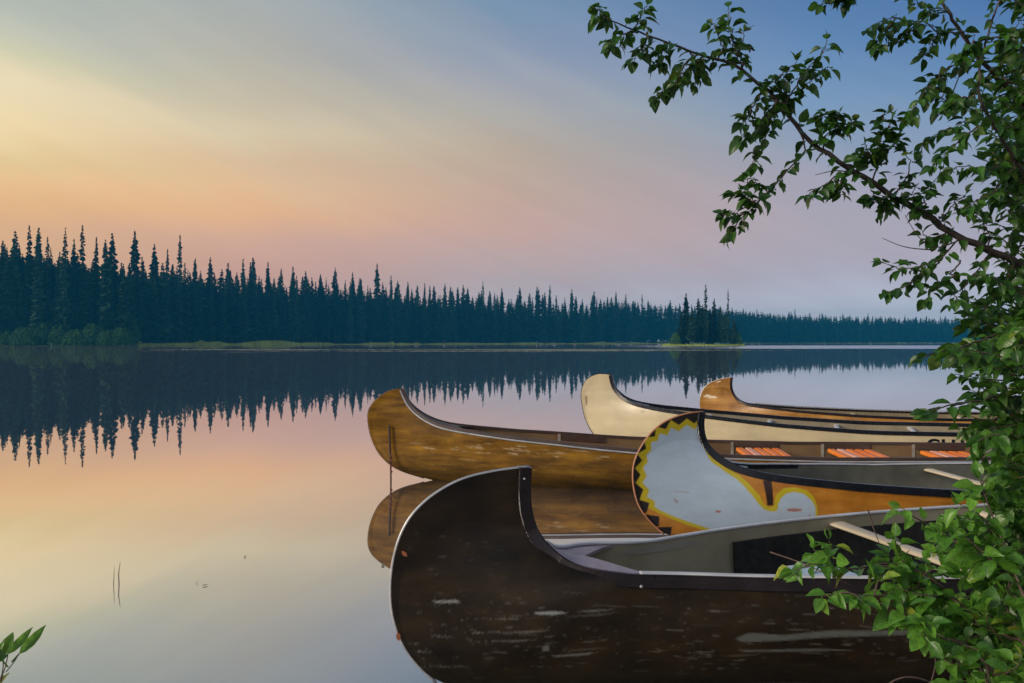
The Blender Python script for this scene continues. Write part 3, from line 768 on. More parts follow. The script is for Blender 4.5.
# islet with its own small stand
isl = at(706, 346, 262); isl[2] = 0
n = 40; V = [(isl[0], isl[1], .45)]; F = []
for rr, z in ((.55, .42), (.85, .2), (1.0, 0.02), (1.15, -.8)):
    for i in range(n):
        a = 2 * math.pi * i / n; q = 1 + .1 * math.sin(3 * a + 1) + .05 * math.sin(7 * a)
        V.append((isl[0] + 1.0 + 11.5 * rr * q * math.cos(a) - (3 if math.cos(a) < 0 else 0), isl[1] + 6 * rr * q * math.sin(a), z))
for i in range(n): F.append((0, 1 + i, 1 + (i + 1) % n))
for k in range(3):
    for i in range(n): F.append((1 + k * n + i, 1 + (k + 1) * n + i, 1 + (k + 1) * n + (i + 1) % n, 1 + k * n + (i + 1) % n))
tag(make_mesh('islet_ground', V, F, GROUND, None, True), kind='structure')
isp = [(686, 293, 1, 'second tallest dark spruce near the left end of the islet'), (698, 298, 3, None), (706, 284, 5, 'tallest thin dark spruce in the middle of the islet'), (714, 298, 7, None), (728, 288, 9, 'bare thin spire of spruce at the right end of the islet'), (681, 312, 4, None), (692, 309, 6, None), (702, 305, 8, None), (720, 306, 0, None), (710, 309, 10, None), (734, 318, 2, None), (725, 313, 6, None), (741, 306, 3, None)]
for px, py, vi, lab in isp:
    d = 262 + rs.uniform(-3, 3) if px < 738 else 268
    if px > 738: px = 734; py = 322
    p = at(px, py, d); put_spruce(p[0], d, p[2] - .3, 1.0 if vi != 9 else .55, vi, lab or 'small dark spruce filling the little stand on the islet', 'spruces on the islet', rs.uniform(0, 6))
for c, t in protos:
    bpy.data.objects.remove(c); bpy.data.objects.remove(t)

# far-off wood behind the front rows: one mass
Vs = []; Fs = []; nn = 0
rf_ = random.Random(9)
lib = []
for i in range(10):
    V, F, _ = spruce_arrays(random.Random(300 + i), 20, rf_.uniform(1.9, 2.9), 30, 7); lib.append((V, np.array([f if len(f) == 3 else f for f in F])))
for k in range(2300):
    px = rf_.uniform(-70, 1060) if k > 650 else rf_.uniform(-330, 500)
    if k % 12 == 0: px = rf_.uniform(940, 1250)
    if k % 5 == 1: px = rf_.uniform(700, 960)
    d = float(shore_d(px)) + 9 + 45 * rf_.random() ** 1.3
    ty = np.interp(px, envx, envy) + (rf_.uniform(6, 20) if px < 600 else rf_.uniform(-1, 7)) 
    H = (CY - ty) / FP * d + CAM_H - .3
    V, F = lib[k % 10]
    w = rf_.uniform(1.0, 1.5) * max(1.0, H / 24.0); a = rf_.uniform(0, 6.28); ca, sa = math.cos(a) * w, math.sin(a) * w
    Vn = np.stack([V[:, 0] * ca - V[:, 1] * sa + (px - CX) / FP * d, V[:, 0] * sa + V[:, 1] * ca + d, V[:, 2] * H / 20 + .3], 1)
    Vs.append(Vn); Fs.append(F + nn); nn += len(Vn)
Vs = np.concatenate(Vs); Fs = np.concatenate(Fs)
me = bpy.data.meshes.new('far_forest'); me.vertices.add(len(Vs)); me.vertices.foreach_set('co', Vs.ravel())
me.loops.add(len(Fs) * 3); me.loops.foreach_set('vertex_index', Fs.ravel().astype(np.int32)); me.polygons.add(len(Fs))
me.polygons.foreach_set('loop_start', np.arange(0, len(Fs) * 3, 3, dtype=np.int32)); me.polygons.foreach_set('loop_total', np.full(len(Fs), 3, dtype=np.int32))
me.update(calc_edges=True); me.materials.append(NEEDLE)
o = bpy.data.objects.new('far_forest', me); COL.objects.link(o); tag(o, 'mass of dark spruce forest behind the front rows of trees', 'forest', kind='stuff')

# ------------------------------------------------------------------ shrubs on the far bank, sedge along the shore
def bush_mesh(r, W, H, n, ls):
    V = []; F = []; k = 0
    for _ in range(n):
        a = r.uniform(0, 6.28); q = r.random() ** .5; zz = r.random() ** .8
        rad = W * q * math.sqrt(max(.05, 1 - (zz * .95) ** 2)) * (1 + .2 * math.sin(3 * a))
        c = np.array([rad * math.cos(a), rad * math.sin(a), zz * H * (1 + .15 * math.sin(5 * a))])
        d = np.array([r.gauss(0, 1), r.gauss(0, 1), r.gauss(.6, .6)]); d /= np.linalg.norm(d); e = np.cross(d, [r.gauss(0, 1), r.gauss(0, 1), r.gauss(0, 1)]); e /= np.linalg.norm(e)
        l = ls * r.uniform(.6, 1.3)
        V += [c - d * l * .5, c + e * l * .22, c + d * l * .5, c - e * l * .22]; F.append((k, k + 1, k + 2, k + 3)); k += 4
    return V, F
bushes = [(6, 4.0, 3.0, 2), (24, 3.6, 3.8, 0), (42, 4.2, 5.2, 3), (60, 3.0, 4.4, 1), (76, 3.6, 3.4, -1), (92, 3.0, 4.6, 1), (107, 2.8, 3.2, -1), (120, 2.4, 3.8, 0), (131, 1.9, 5.4, 0), (-14, 4, 4, 2)]
bl = ['rounded green shrub on the left bank at the picture edge', 'wide low green shrub on the left bank, second from the picture edge', 'broad green shrub on the left bank below the tallest thin spires', 'full green shrub on the left bank, left of the middle of the shrub row',
      'green shrub in the middle of the shrub row on the left bank', 'green shrub on the left bank, right of the middle of the shrub row', 'low green shrub on the left bank, third from the grassy end', 'green shrub on the left bank, beside the last one of the row', 'tall narrow green shrub ending the row on the left bank', 'green shrub at the far left of the left bank, cut by the picture edge']
rb = random.Random(4)
for (px, W, H, dy), lab in zip(bushes, bl):
    d = float(shore_d(px)) + 2.5 + dy * .5; p = at(px, 341, d); W *= 1.5; H *= 1.42
    root = empty('shore_shrub', (p[0], d, .1)); tag(root, lab, 'shrub', 'green shrubs on the left bank')
    V, F = bush_mesh(rb, W, H, 2600, .62); make_mesh('foliage', V, F, SPRIG, root, False)
    mb = MB()
    for s_ in range(5): tube(mb, [(0, 0, -.2), (rb.uniform(-1, 1), rb.uniform(-1, 1), H * .4), (rb.uniform(-1.6, 1.6), rb.uniform(-1.6, 1.6), H * .8)], [.06, .04, .02], 5)
    mb.build('stem', TRUNK, root)
for px, lab in ((676, 'bright green shrub at the left tip of the islet'), (737, 'dull green shrub at the right tip of the islet')):
    p = at(px, 341, 262); root = empty('shore_shrub', (p[0], 262, .05)); tag(root, lab, 'shrub', 'shrubs on the islet')
    V, F = bush_mesh(rb, 2.2, 3.8, 1500, .42); make_mesh('foliage', V, F, SPRIG, root, False)
    mb = MB()
    for s_ in range(4): tube(mb, [(0, 0, -.2), (rb.uniform(-.6, .6), rb.uniform(-.6, .6), 1.6), (rb.uniform(-1, 1), rb.uniform(-1, 1), 3.)], [.06, .04, .02], 5)
    mb.build('stem', TRUNK, root)
TX = np.cumsum(rng.uniform(2, 16, 160)) + 100; TH = rng.uniform(.35, 1.5, 160) * np.repeat(rng.uniform(.5, 1.1, 40), 4)
V = []; F = []; k = 0
for _ in range(26000):
    px = rs.uniform(138, 720) if rs.random() < .9 else rs.uniform(138, 960)
    d = float(shore_d(px)) + rs.uniform(-2.5, 6); h = rs.uniform(.5, 1.35) * float(np.interp(px, TX, TH)) * (1.25 if 140 < px < 420 else .7); x = (px - CX) / FP * d; w = .2
    a = rs.uniform(-.25, .25)
    V += [(x - w, d, 0), (x + w, d + rs.uniform(-.1, .1), 0), (x + a, d, h)]; F.append((k, k + 1, k + 2)); k += 3
for _ in range(2500):
    a = rs.uniform(0, 6.28); x = isl[0] + (12.5 + rs.uniform(-1, 1)) * math.cos(a) - 1; y = isl[1] + (6.2 + rs.uniform(-.8, .5)) * math.sin(a); h = rs.uniform(.3, .8)
    V += [(x - .1, y, 0), (x + .1, y, 0), (x, y, h)]; F.append((k, k + 1, k + 2)); k += 3
tag(make_mesh('sedge_grass', V, F, SEDGE, None, False), 'pale yellow-green sedge along the far waterline', 'grass', kind='stuff')
# lily pads: thin floating ovals in streaks off the left bank
V = []; F = []; k = 0
PAD = simple('lily_pad', (.26, .30, .18), (.42, .44, .28), 2, .45, coord='Object')
for band in range(16):
    bx = rs.uniform(-55, 25); by = rs.choice([rs.uniform(118, 140), rs.uniform(138, 150), rs.uniform(134, 146)]) 
    for _ in range(rs.randrange(160, 420)):
        x = bx + rs.gauss(0, 8); y = by + rs.gauss(0, 2.4); r_ = rs.uniform(.25, .55); a0 = rs.uniform(0, 6)
        V.append((x, y, .012)); m_ = 7
        for q in range(m_): a = a0 + .25 + 5.8 * q / (m_ - 1); V.append((x + r_ * math.cos(a), y + r_ * math.sin(a), .012 + .012 * rs.random()))
        for q in range(m_ - 1): F.append((k, k + 1 + q, k + 2 + q))
        k += m_ + 1
tag(make_mesh('lily_pads', V, F, PAD, None, False), 'streaks of pale lily pads floating off the far shore', 'lily pads', kind='stuff')

# ------------------------------------------------------------------ broadleaf foliage in the foreground
LT = np.array([0, .14, .36, .62, .85, 1.0]); LW = np.array([0.02, .235, .335, .275, .13, 0.0])
class Leaves:
    def __init__(s): s.V = []; s.F = []; s.n = 0; s.M = []
    def leaf(s, p, d, nrm, L, bend, fold, mi=0, wid=1.0):
        d = d / (np.linalg.norm(d) + 1e-9); sd = np.cross(nrm, d); sd /= np.linalg.norm(sd) + 1e-9; nn = np.cross(d, sd)
        V = []
        for t, w in zip(LT, LW):
            zc = -bend * t * t
            c = p + d * L * t + nn * L * zc
            wv = w * wid
            for q in (-1, -.5, 0, .5, 1):
                V.append(c + sd * (L * wv * q) + nn * (L * (fold * wv * abs(q) + .02 * math.sin(9 * t + q * 3) * abs(q))))
        F = []
        for i in range(5):
            for j in range(4): F.append((s.n + i * 5 + j, s.n + i * 5 + j + 1, s.n + (i + 1) * 5 + j + 1, s.n + (i + 1) * 5 + j))
        s.V.append(np.array(V)); s.F += F; s.M += [mi] * len(F); s.n += 30
        # petiole
        e = p - d * L * .28 + nn * L * .05; wv = L * .012 + .0006
        s.V.append(np.array([e - sd * wv, e + sd * wv, p + sd * wv, p - sd * wv])); s.F.append((s.n, s.n + 1, s.n + 2, s.n + 3)); s.M.append(mi); s.n += 4
    def build(s, name, mats, parent): return make_mesh(name, np.concatenate(s.V), s.F, mats, parent, True, s.M)
rl = random.Random(77)
def unit(v): return v / (np.linalg.norm(v) + 1e-9)
def rv(s=1.0): return np.array([rl.gauss(0, s), rl.gauss(0, s), rl.gauss(0, s)])
def smooth_path(P, n):
    P = np.asarray(P, float)
    for _ in range(2):
        Q = [P[0]]
        for i in range(len(P) - 1): Q += [.75 * P[i] + .25 * P[i + 1], .25 * P[i] + .75 * P[i + 1]]
        Q.append(P[-1]); P = np.array(Q)
    d = np.r_[0, np.cumsum(np.linalg.norm(np.diff(P, axis=0), axis=1))]; t = np.linspace(0, d[-1], n)
    return np.stack([np.interp(t, d, P[:, k]) for k in range(3)], 1)
def leafy(lv, P, spacing, L, start=.15, mi=0, hang=.5, end_cluster=2, jit=1.0):
    """leaves alternate along a twig path"""
    d = np.r_[0, np.cumsum(np.linalg.norm(np.diff(P, axis=0), axis=1))]; tot = d[-1]; s_ = tot * start; side = 1
    while s_ < tot:
        p = np.array([np.interp(s_, d, P[:, k]) for k in range(3)]); q = np.array([np.interp(min(tot, s_ + .01), d, P[:, k]) for k in range(3)])
        T = unit(q - p + 1e-6)
        sidev = unit(np.cross(T, [0, .35 * rl.uniform(-1, 1), 1.0]) + rv(.25)) * side
        dr = unit(T * rl.uniform(.2, .8) + sidev * rl.uniform(.6, 1.1) + np.array([0, 0, -hang * rl.uniform(.2, 1.6)]) + rv(.22 * jit))
        nm = unit(np.array([0, -.25, 1.0]) + rv(.45 * jit))
        l = L * rl.uniform(.6, 1.12)
        lv.leaf(p + dr * l * .28, dr, nm, l, rl.uniform(.0, .5), rl.uniform(.15, .8), mi if rl.random() > .02 else mi, rl.uniform(.85, 1.15))
        side = -side; s_ += spacing * rl.uniform(.55, 1.4)
    for _ in range(end_cluster):
        T = unit(P[-1] - P[-2]); dr = unit(T + rv(.45) + np.array([0, 0, -.3 * hang])); l = L * rl.uniform(.5, .9)
        lv.leaf(P[-1] + dr * l * .2, dr, unit(np.array([0, -.2, 1.0]) + rv(.5)), l, rl.uniform(0, .3), rl.uniform(.2, .6), mi)
def px_path(pts): return [at(*p) for p in pts]

tree = empty('alder_tree', tuple(at(1150, 341, 3.0)[:2]) + (.1,)); tag(tree, 'green alder tree at the right edge with a long branch arching over the lake', 'tree')
T0 = np.array(tree.location)
def wbuild(mb, name, m, root):
    o = mb.build(name, m, root); o.location = -np.array(root.location); return o
mb = MB(); trunkP = px_path([(1150, 700, 3.0), (1140, 560, 3.0), (1120, 420, 2.98), (1105, 300, 2.95), (1100, 190, 3.0), (1080, 60, 3.05), (1050, -80, 3.05), (1035, -230, 3.1)])
trunkP[0][2] = 0.0
tp = smooth_path(trunkP, 40); tube(mb, tp, np.linspace(.06, .012, 40), 12); wbuild(mb, 'trunk', BARK, tree)
limbs = [
 ([(1108,318,2.95),(1050,280,2.9),(1015,262,2.85),(990,250,2.82),(960,238,2.8),(925,215,2.78),(893,196,2.75),(872,182,2.74),(850,170,2.72),(826,155,2.7),(800,132,2.7),(783,108,2.67),(764,88,2.65),(742,68,2.62),(705,56,2.6),(668,43,2.6),(636,30,2.55),(612,21,2.52),(597,16,2.5)], .017, .0018),
 ([(1100,200,3.0),(1055,135,3.0),(1010,92,2.97),(985,65,2.95),(965,38,2.92),(945,8,2.9),(925,-30,2.9)], .014, .004),
 ([(1100,290,2.95),(1050,215,2.8),(1015,160,2.7),(990,120,2.65),(975,95,2.6),(985,40,2.6),(1000,0,2.6)], .010, .003),
 ([(1110,400,2.98),(1060,350,2.8),(1010,330,2.6),(970,345,2.5),(938,352,2.45),(924,357,2.42)], .009, .002),
 ([(1112,430,2.98),(1060,400,2.7),(1010,395,2.5),(970,402,2.45),(938,408,2.4),(926,412,2.4)], .008, .002)]
limbP = []
for pts, r0, r1 in limbs:
    P = smooth_path(px_path(pts), 60); P[1:-1] += np.array([[rl.gauss(0, .0025) for _ in range(3)] for _ in range(58)])
    mb = MB(); tube(mb, P, np.linspace(r0, r1, 60) * 1.0, 8); wbuild(mb, 'branch', BARK, tree); limbP.append(P)
twigs = [  # traced side twigs: pixel column, row, distance
 [(742,68,2.62),(735,45,2.6),(729,25,2.58),(728,8,2.58)], [(742,68,2.62),(738,50,2.65),(745,30,2.66)], [(720,60,2.61),(722,45,2.58),(716,22,2.55)],
 [(705,56,2.6),(690,68,2.57),(672,78,2.55),(660,92,2.53),(656,100,2.52)], [(700,54,2.6),(685,60,2.55),(676,88,2.5)], [(690,50,2.6),(700,70,2.62),(695,84,2.62)],
 [(668,43,2.6),(660,55,2.62),(656,66,2.63)], [(650,36,2.58),(640,50,2.6),(632,60,2.6)], [(636,30,2.55),(640,15,2.52),(646,6,2.5)], [(636,30,2.55),(620,40,2.52),(608,45,2.5)],
 [(606,19,2.52),(603,14,2.52),(597,10,2.5)], [(764,88,2.65),(752,108,2.63),(745,125,2.62),(744,140,2.6)], [(764,88,2.65),(775,78,2.6),(790,70,2.6),(795,62,2.6)],
 [(783,108,2.67),(768,118,2.64),(750,122,2.62),(745,118,2.6)], [(783,108,2.67),(795,85,2.65),(808,68,2.63),(822,52,2.6),(828,42,2.6)], [(783,108,2.67),(786,92,2.7),(780,84,2.72)],
 [(795,95,2.66),(812,80,2.66),(826,66,2.66)], [(775,100,2.66),(765,138,2.66),(757,155,2.64),(748,170,2.62)],
 [(800,132,2.7),(806,150,2.7),(790,168,2.68),(772,188,2.65),(755,205,2.62),(740,220,2.6),(728,234,2.58)], [(772,188,2.65),(760,184,2.64),(748,182,2.62)], [(755,205,2.62),(745,196,2.62),(738,190,2.6)], [(745,215,2.6),(732,212,2.6),(722,216,2.58)],
 [(826,155,2.7),(822,140,2.68),(834,125,2.66),(842,112,2.65)], [(834,128,2.66),(846,126,2.66),(856,124,2.66)], [(838,118,2.66),(826,112,2.66),(820,118,2.66)],
 [(850,170,2.72),(835,178,2.7),(820,186,2.68),(808,196,2.66)], [(835,178,2.7),(842,186,2.7),(836,194,2.7)],
 [(872,182,2.74),(876,160,2.72),(880,140,2.7),(882,120,2.7),(884,112,2.7)], [(878,150,2.72),(890,150,2.72),(896,140,2.72)], [(876,160,2.72),(864,156,2.7),(866,144,2.7)], [(880,135,2.7),(892,122,2.7),(890,114,2.7)],
 [(893,196,2.75),(905,180,2.74),(912,165,2.72),(903,150,2.7)], [(893,196,2.75),(880,200,2.72),(870,192,2.7)], [(893,196,2.75),(886,206,2.74),(880,214,2.74)],
 [(925,215,2.78),(925,195,2.76),(935,180,2.75),(940,172,2.75)], [(925,215,2.78),(912,205,2.76),(915,188,2.75)], [(940,225,2.79),(950,205,2.78),(965,195,2.78)],
 [(950,232,2.8),(930,240,2.78),(922,232,2.77)], [(960,238,2.8),(940,262,2.76),(915,268,2.72),(900,270,2.7),(882,262,2.68)], [(940,262,2.76),(915,280,2.72),(900,288,2.7),(886,292,2.68)], [(960,260,2.76),(948,280,2.74),(930,290,2.72),(925,300,2.7)],
 [(990,250,2.82),(975,275,2.78),(960,290,2.75),(950,305,2.7)], [(990,250,2.82),(985,225,2.8),(975,205,2.78)], [(1015,262,2.85),(1000,290,2.8),(985,310,2.75)],
 [(985,65,2.95),(962,62,2.9),(945,70,2.88),(928,88,2.86),(915,105,2.84),(910,118,2.83)], [(945,70,2.88),(935,82,2.86),(928,98,2.86)], [(930,86,2.86),(945,96,2.86),(942,108,2.86)],
 [(965,38,2.92),(945,32,2.88),(920,22,2.85),(895,18,2.82),(875,22,2.8),(868,28,2.8)], [(920,22,2.85),(905,35,2.83),(893,44,2.82)], [(895,18,2.82),(882,38,2.8),(878,48,2.8)], [(940,30,2.88),(930,48,2.86),(925,55,2.86)],
 [(950,15,2.9),(935,8,2.88),(915,5,2.86),(905,-5,2.86)], [(990,72,2.95),(975,90,2.9),(968,108,2.88)], [(1010,92,2.97),(990,100,2.9),(970,120,2.86),(945,130,2.83),(925,142,2.8),(918,150,2.8)], [(1010,92,2.97),(1000,70,2.92),(1008,40,2.9),(1020,20,2.9)],
 [(990,120,2.65),(965,135,2.62),(945,155,2.6),(935,165,2.6)], [(1015,160,2.7),(990,170,2.66),(965,165,2.62),(950,172,2.6)], [(1015,160,2.7),(1000,190,2.66),(980,200,2.62),(962,212,2.6)],
 [(975,95,2.6),(955,100,2.58),(945,112,2.56)], [(985,40,2.6),(970,45,2.6),(960,55,2.6)], [(985,40,2.6),(1005,35,2.6),(1020,50,2.6)],
 [(850,-30,2.7),(838,-12,2.7),(830,0,2.7),(820,6,2.7)], [(838,-12,2.7),(844,-2,2.7),(842,4,2.7)],
]
bare = [[(960,240,2.8),(935,250,2.78),(918,238,2.76),(905,215,2.75)], [(935,250,2.78),(905,248,2.74),(882,238,2.72)], [(850,172,2.72),(835,170,2.7),(815,175,2.7)], [(950,100,2.9),(975,35,2.9)], [(1000,75,2.9),(1024,95,2.8)]]
lv = Leaves(); mb = MB()
def twig_r(P): return np.linspace(.0032, .0012, len(P))
for tw in twigs:
    P = smooth_path(px_path(tw), 16); P[1:] += np.array([[rl.gauss(0, .003), rl.gauss(0, .012), rl.gauss(0, .003)] for _ in range(15)]); m2 = MB(); tube(m2, P, twig_r(P), 5); wbuild(m2, 'twig', TWIG, tree); leafy(lv, P, .0125, .047, .12)
for tw in bare:
    P = smooth_path(px_path(tw), 14); m2 = MB(); tube(m2, P, twig_r(P) * .8, 5); wbuild(m2, 'bare_twig', TWIG, tree)
leafy(lv, limbP[0][30:], .020, .050, 0.0); leafy(lv, limbP[0][6:32], .035, .050, 0.0); leafy(lv, limbP[1], .022, .055, .1); leafy(lv, limbP[2], .02, .055, .1); leafy(lv, limbP[3], .018, .055, .1); leafy(lv, limbP[4], .018, .055, .1)
# dense crown on the right: short leafy twigs round points of a region
def dense(lv, mb, region, n, dr, L, origin, spacing=.016, mi=0, length=.20):
    """region: list of (row, left column); twigs end inside it and start towards origin"""
    rows = [r_[0] for r_ in region]; lf = [r_[1] for r_ in region]
    for _ in range(n):
        py = rl.uniform(rows[0], rows[-1]); l0 = np.interp(py, rows, lf); px = l0 + (1085 - l0) * rl.random() ** 1.15 + rl.uniform(-3, 6)
        d = rl.uniform(*dr); e = at(px, py, d); o_ = at(origin[0] + rl.uniform(-30, 30), py + rl.uniform(origin[1][0], origin[1][1]), d + rl.uniform(-.1, .25))
        D = unit(o_ - e) ; ln = length * rl.uniform(.5, 1.3)
        mid = e + D * ln * .5 + rv(.012) + np.array([0, 0, .012]); P = smooth_path([e + D * ln, mid, e], 10)
        tube(mb, P, twig_r(P), 4); leafy(lv, P, spacing, L, .05, mi)
dense(lv, mb, [(-20, 990), (60, 1000), (100, 990), (160, 978), (200, 980), (250, 990), (290, 975), (330, 962)], 210, (2.6, 3.5), .050, (1130, (20, 120)))
dense(lv, mb, [(300, 978), (335, 960), (350, 942), (372, 938), (390, 958), (405, 965), (415, 945), (430, 960), (445, 975), (480, 995), (520, 1000)], 165, (2.25, 3.2), .055, (1140, (-40, 100)), .016, 1)
dense(lv, mb, [(40, 1015), (300, 1000), (520, 1000)], 85, (2.7, 3.6), .06, (1150, (0, 100)), .014)
tag(wbuild(mb, 'fine_twigs', TWIG, tree), kind='stuff')
o = lv.build('leaves', [LEAF, LEAF_M], tree); o.location = -T0

# lower shrub with brighter leaves hanging over the dark canoe
shrub = empty('leafy_shrub', tuple(at(1010, 341, 2.2)[:2]) + (.1,)); tag(shrub, 'bright green leafy shrub hanging over the side of the dark canoe', 'shrub')
S0 = np.array(shrub.location); lv = Leaves(); mb = MB(); mt = MB()
stems = [
 [(1040,760,2.1),(1000,650,2.2),(960,600,2.3),(920,585,2.35),(880,598,2.3),(845,592,2.28),(822,596,2.26)],
 [(1040,760,2.1),(990,640,2.25),(940,580,2.35),(890,560,2.4),(850,572,2.38),(820,560,2.36),(796,570,2.34)],
 [(1060,760,2.1),(1020,640,2.2),(980,560,2.3),(940,530,2.4),(915,518,2.4),(902,508,2.4)],
 [(1060,760,2.1),(1000,680,2.1),(965,640,2.2),(940,640,2.2),(920,620,2.2),(890,612,2.22)],
 [(1080,760,2.0),(1040,640,2.1),(1010,560,2.2),(990,510,2.3),(980,480,2.35)],
 [(1040,780,2.0),(985,700,2.1),(965,670,2.15),(945,660,2.15),(938,650,2.15)],
 [(1080,760,2.0),(1030,650,2.1),(1000,600,2.2),(1015,580,2.2)],
 [(1020,760,2.1),(970,640,2.3),(930,600,2.35),(900,560,2.4),(895,540,2.4)]]
for st in stems:
    P = smooth_path(px_path(st), 36); m2 = MB(); tube(m2, P, np.linspace(.007, .0016, 36), 6); wbuild(m2, 'stem', TWIG, shrub); leafy(lv, P, .018, .060, .35, 0, .35)
    for _ in range(7):
        i = rl.randrange(12, 34); e = P[i] + np.array([rl.uniform(-.07, .04), rl.uniform(-.12, .12), rl.uniform(-.05, .09)]); Q = smooth_path([P[i], (P[i] + e) / 2 + rv(.01), e], 8); tube(mb, Q, twig_r(Q), 4); leafy(lv, Q, .016, .058, .2, 0, .35)
dense(lv, mb, [(500, 940), (520, 930), (545, 925), (560, 920), (580, 880), (600, 880), (622, 920), (650, 960), (683, 985)], 88, (2.15, 2.9), .057, (1090, (40, 160)), .018, 0, .18)
dense(lv, mb, [(440, 1005), (500, 985), (560, 965), (640, 975), (683, 985)], 55, (2.3, 3.1), .058, (1090, (40, 160)), .018, 1, .18)
dead = [[(770,552,2.7),(800,562,2.6),(830,575,2.5),(850,585,2.4)], [(868,510,2.6),(874,530,2.6),(880,545,2.5)], [(836,600,2.3),(880,618,2.3),(930,620,2.3),(985,660,2.2)], [(888,595,2.3),(892,612,2.3)], [(925,700,2.2),(936,668,2.2),(935,650,2.2)], [(880,690,2.2),(900,676,2.2),(925,678,2.2),(960,700,2.2)], [(950,650,2.2),(975,635,2.2),(1000,632,2.2),(1030,645,2.1)]]
for tw in dead:
    P = smooth_path(px_path(tw), 16); m2 = MB(); tube(m2, P, twig_r(P) * .9, 5); wbuild(m2, 'bare_twig', TWIG, shrub)
tag(wbuild(mb, 'fine_twigs', TWIG, shrub), kind='stuff')
o = lv.build('leaves', [LEAF_B, LEAF], shrub); o.location = -S0

# small plant at the lower left corner
sp_ = empty('willow_sapling', tuple(at(-15, 341, 1.35)[:2]) + (.05,)); tag(sp_, 'tip of a small plant with upright narrow green leaves at the lower left corner', 'plant')
P0 = np.array(sp_.location); lv = Leaves(); m2 = MB()
P = smooth_path([P0 + [0, 0, -.05], at(-14, 900, 1.35), at(-8, 720, 1.35), at(2, 675, 1.35)], 24); tube(m2, P, np.linspace(.004, .0015, 24), 6)
def aimed(a, b, wid, mi=0, nrm=(0, -.8, .5), fold=.45):
    a, b = at(*a), at(*b); L = np.linalg.norm(b - a); lv.leaf(a, b - a, unit(np.array(nrm)), L, .05, fold, mi, wid)
aimed((3, 655, 1.35), (13, 632, 1.36), .8, nrm=(.3, -.9, .2)); aimed((8, 654, 1.34), (34, 626, 1.40), .32, nrm=(.6, -.7, .3)); aimed((19, 654, 1.36), (47, 624, 1.42), .36, nrm=(.6, -.7, .3)); aimed((-6, 690, 1.33), (9, 671, 1.38), .45); aimed((2, 660, 1.35), (-22, 640, 1.3), .8)
aimed((-10, 665, 1.33), (4, 640, 1.33), .5)
for a, b in (((2, 675), (3, 655)), ((2, 676), (8, 654)), ((6, 672), (19, 654))):
    Q = smooth_path([at(a[0], a[1], 1.35), at((a[0] + b[0]) / 2 + 1, (a[1] + b[1]) / 2, 1.35), at(b[0], b[1], 1.355)], 6); tube(m2, Q, .0009, 5)
wbuild(m2, 'stem', TWIG, sp_)
o = lv.build('leaves', [LEAF_B], sp_); o.location = -P0

# reeds and floating bits
REED = simple('dry_reed', (.10, .085, .06), (.18, .16, .11), 20, .7)
for px, top, bot, cv_, lab in ((113.5, 566, 606, -.008, 'fainter and shorter of the two thin reeds standing in open water'), (119, 562, 606, .006, 'darker and taller of the two thin reeds standing in open water')):
    d = 1.5 * FP / (584.5 - CY); b = at(px, 584.5, d); t_ = at(px + (1.2 if cv_ > 0 else .8), top, d)
    m2 = MB(); tube(m2, [(0, 0, -.05), (0, 0, 0), (cv_ * -.4, 0, (t_[2]) * .5), (t_[0] - b[0], 0, t_[2])], [.0035, .0033, .0028, .0012] if cv_ > 0 else [.0022, .0022, .0018, .0008], 6)
    o = m2.build('reed', REED); o.location = (b[0], d, 0); tag(o, lab, 'reed', 'thin reeds in open water')
DUST = simple('floating_leaf', (.12, .14, .04), (.22, .22, .08), 30, .5)
for px, py, sz, lab in ((205, 586, .040, 'small olive leaf floating right of the two reeds'), (197, 583, .022, 'speck of leaf floating just left of the small olive leaf'), (245, 557, .035, 'small leaf floating on the water, farther out than the olive one'), (383, 566, .05, 'pale sliver floating beside the dark canoe bow')):
    d = 1.5 * FP / (py - CY); p = at(px, py, d); small_leaf('floating_leaf', lab, (p[0], p[1], .006), sz, DUST, (0, 0, rl.uniform(0, 3)))

# ------------------------------------------------------------------ bank vegetation outside the frame behind the sterns (gives the canoes something to reflect)
rb = random.Random(5)
for (x, y, W, H) in ((4.6, 1.2, .9, 1.7), (8.2, 4.2, 1.1, 2.0), (9.5, 7.5, 1.2, 2.4)):
    root = empty('bank_shrub', (x, y, .2)); tag(root, 'dense green shrub standing on the near bank right of the picture', 'shrub', 'shrubs on the near bank')
    V, F = bush_mesh(rb, W, H, 2600, .09); make_mesh('foliage', V, F, LEAF, root, False)
    m2 = MB()
    for s_ in range(6): tube(m2, [(0, 0, -.2), (rb.uniform(-.3, .3), rb.uniform(-.3, .3), H * .4), (rb.uniform(-.6, .6), rb.uniform(-.6, .6), H * .85)], [.03, .02, .008], 6)
    m2.build('stem', BARK, root)

# ------------------------------------------------------------------ haze
HTOP = 48.0
V = [(x, y, z) for z in (-3.0, HTOP) for x, y in ((-1100, -300), (1100, -300), (1100, 1250), (-1100, 1250))]
F = [(3, 2, 1, 0), (4, 5, 6, 7), (0, 1, 5, 4), (1, 2, 6, 5), (2, 3, 7, 6), (3, 0, 4, 7)]
mh = bpy.data.materials.new('haze'); mh.use_nodes = True; nt = mh.node_tree; nt.nodes.clear()
ov = nt.nodes.new('ShaderNodeOutputMaterial'); pv = nt.nodes.new('ShaderNodeVolumePrincipled')
pv.inputs['Color'].default_value = (.02, .33, .64, 1); pv.inputs['Density'].default_value = HAZE_D; pv.inputs['Anisotropy'].default_value = 0.0
lk(nt, pv.outputs[0], ov.inputs['Volume'])
if HAZE_D > 0: tag(make_mesh('haze', V, F, mh, None, False), kind='stuff')

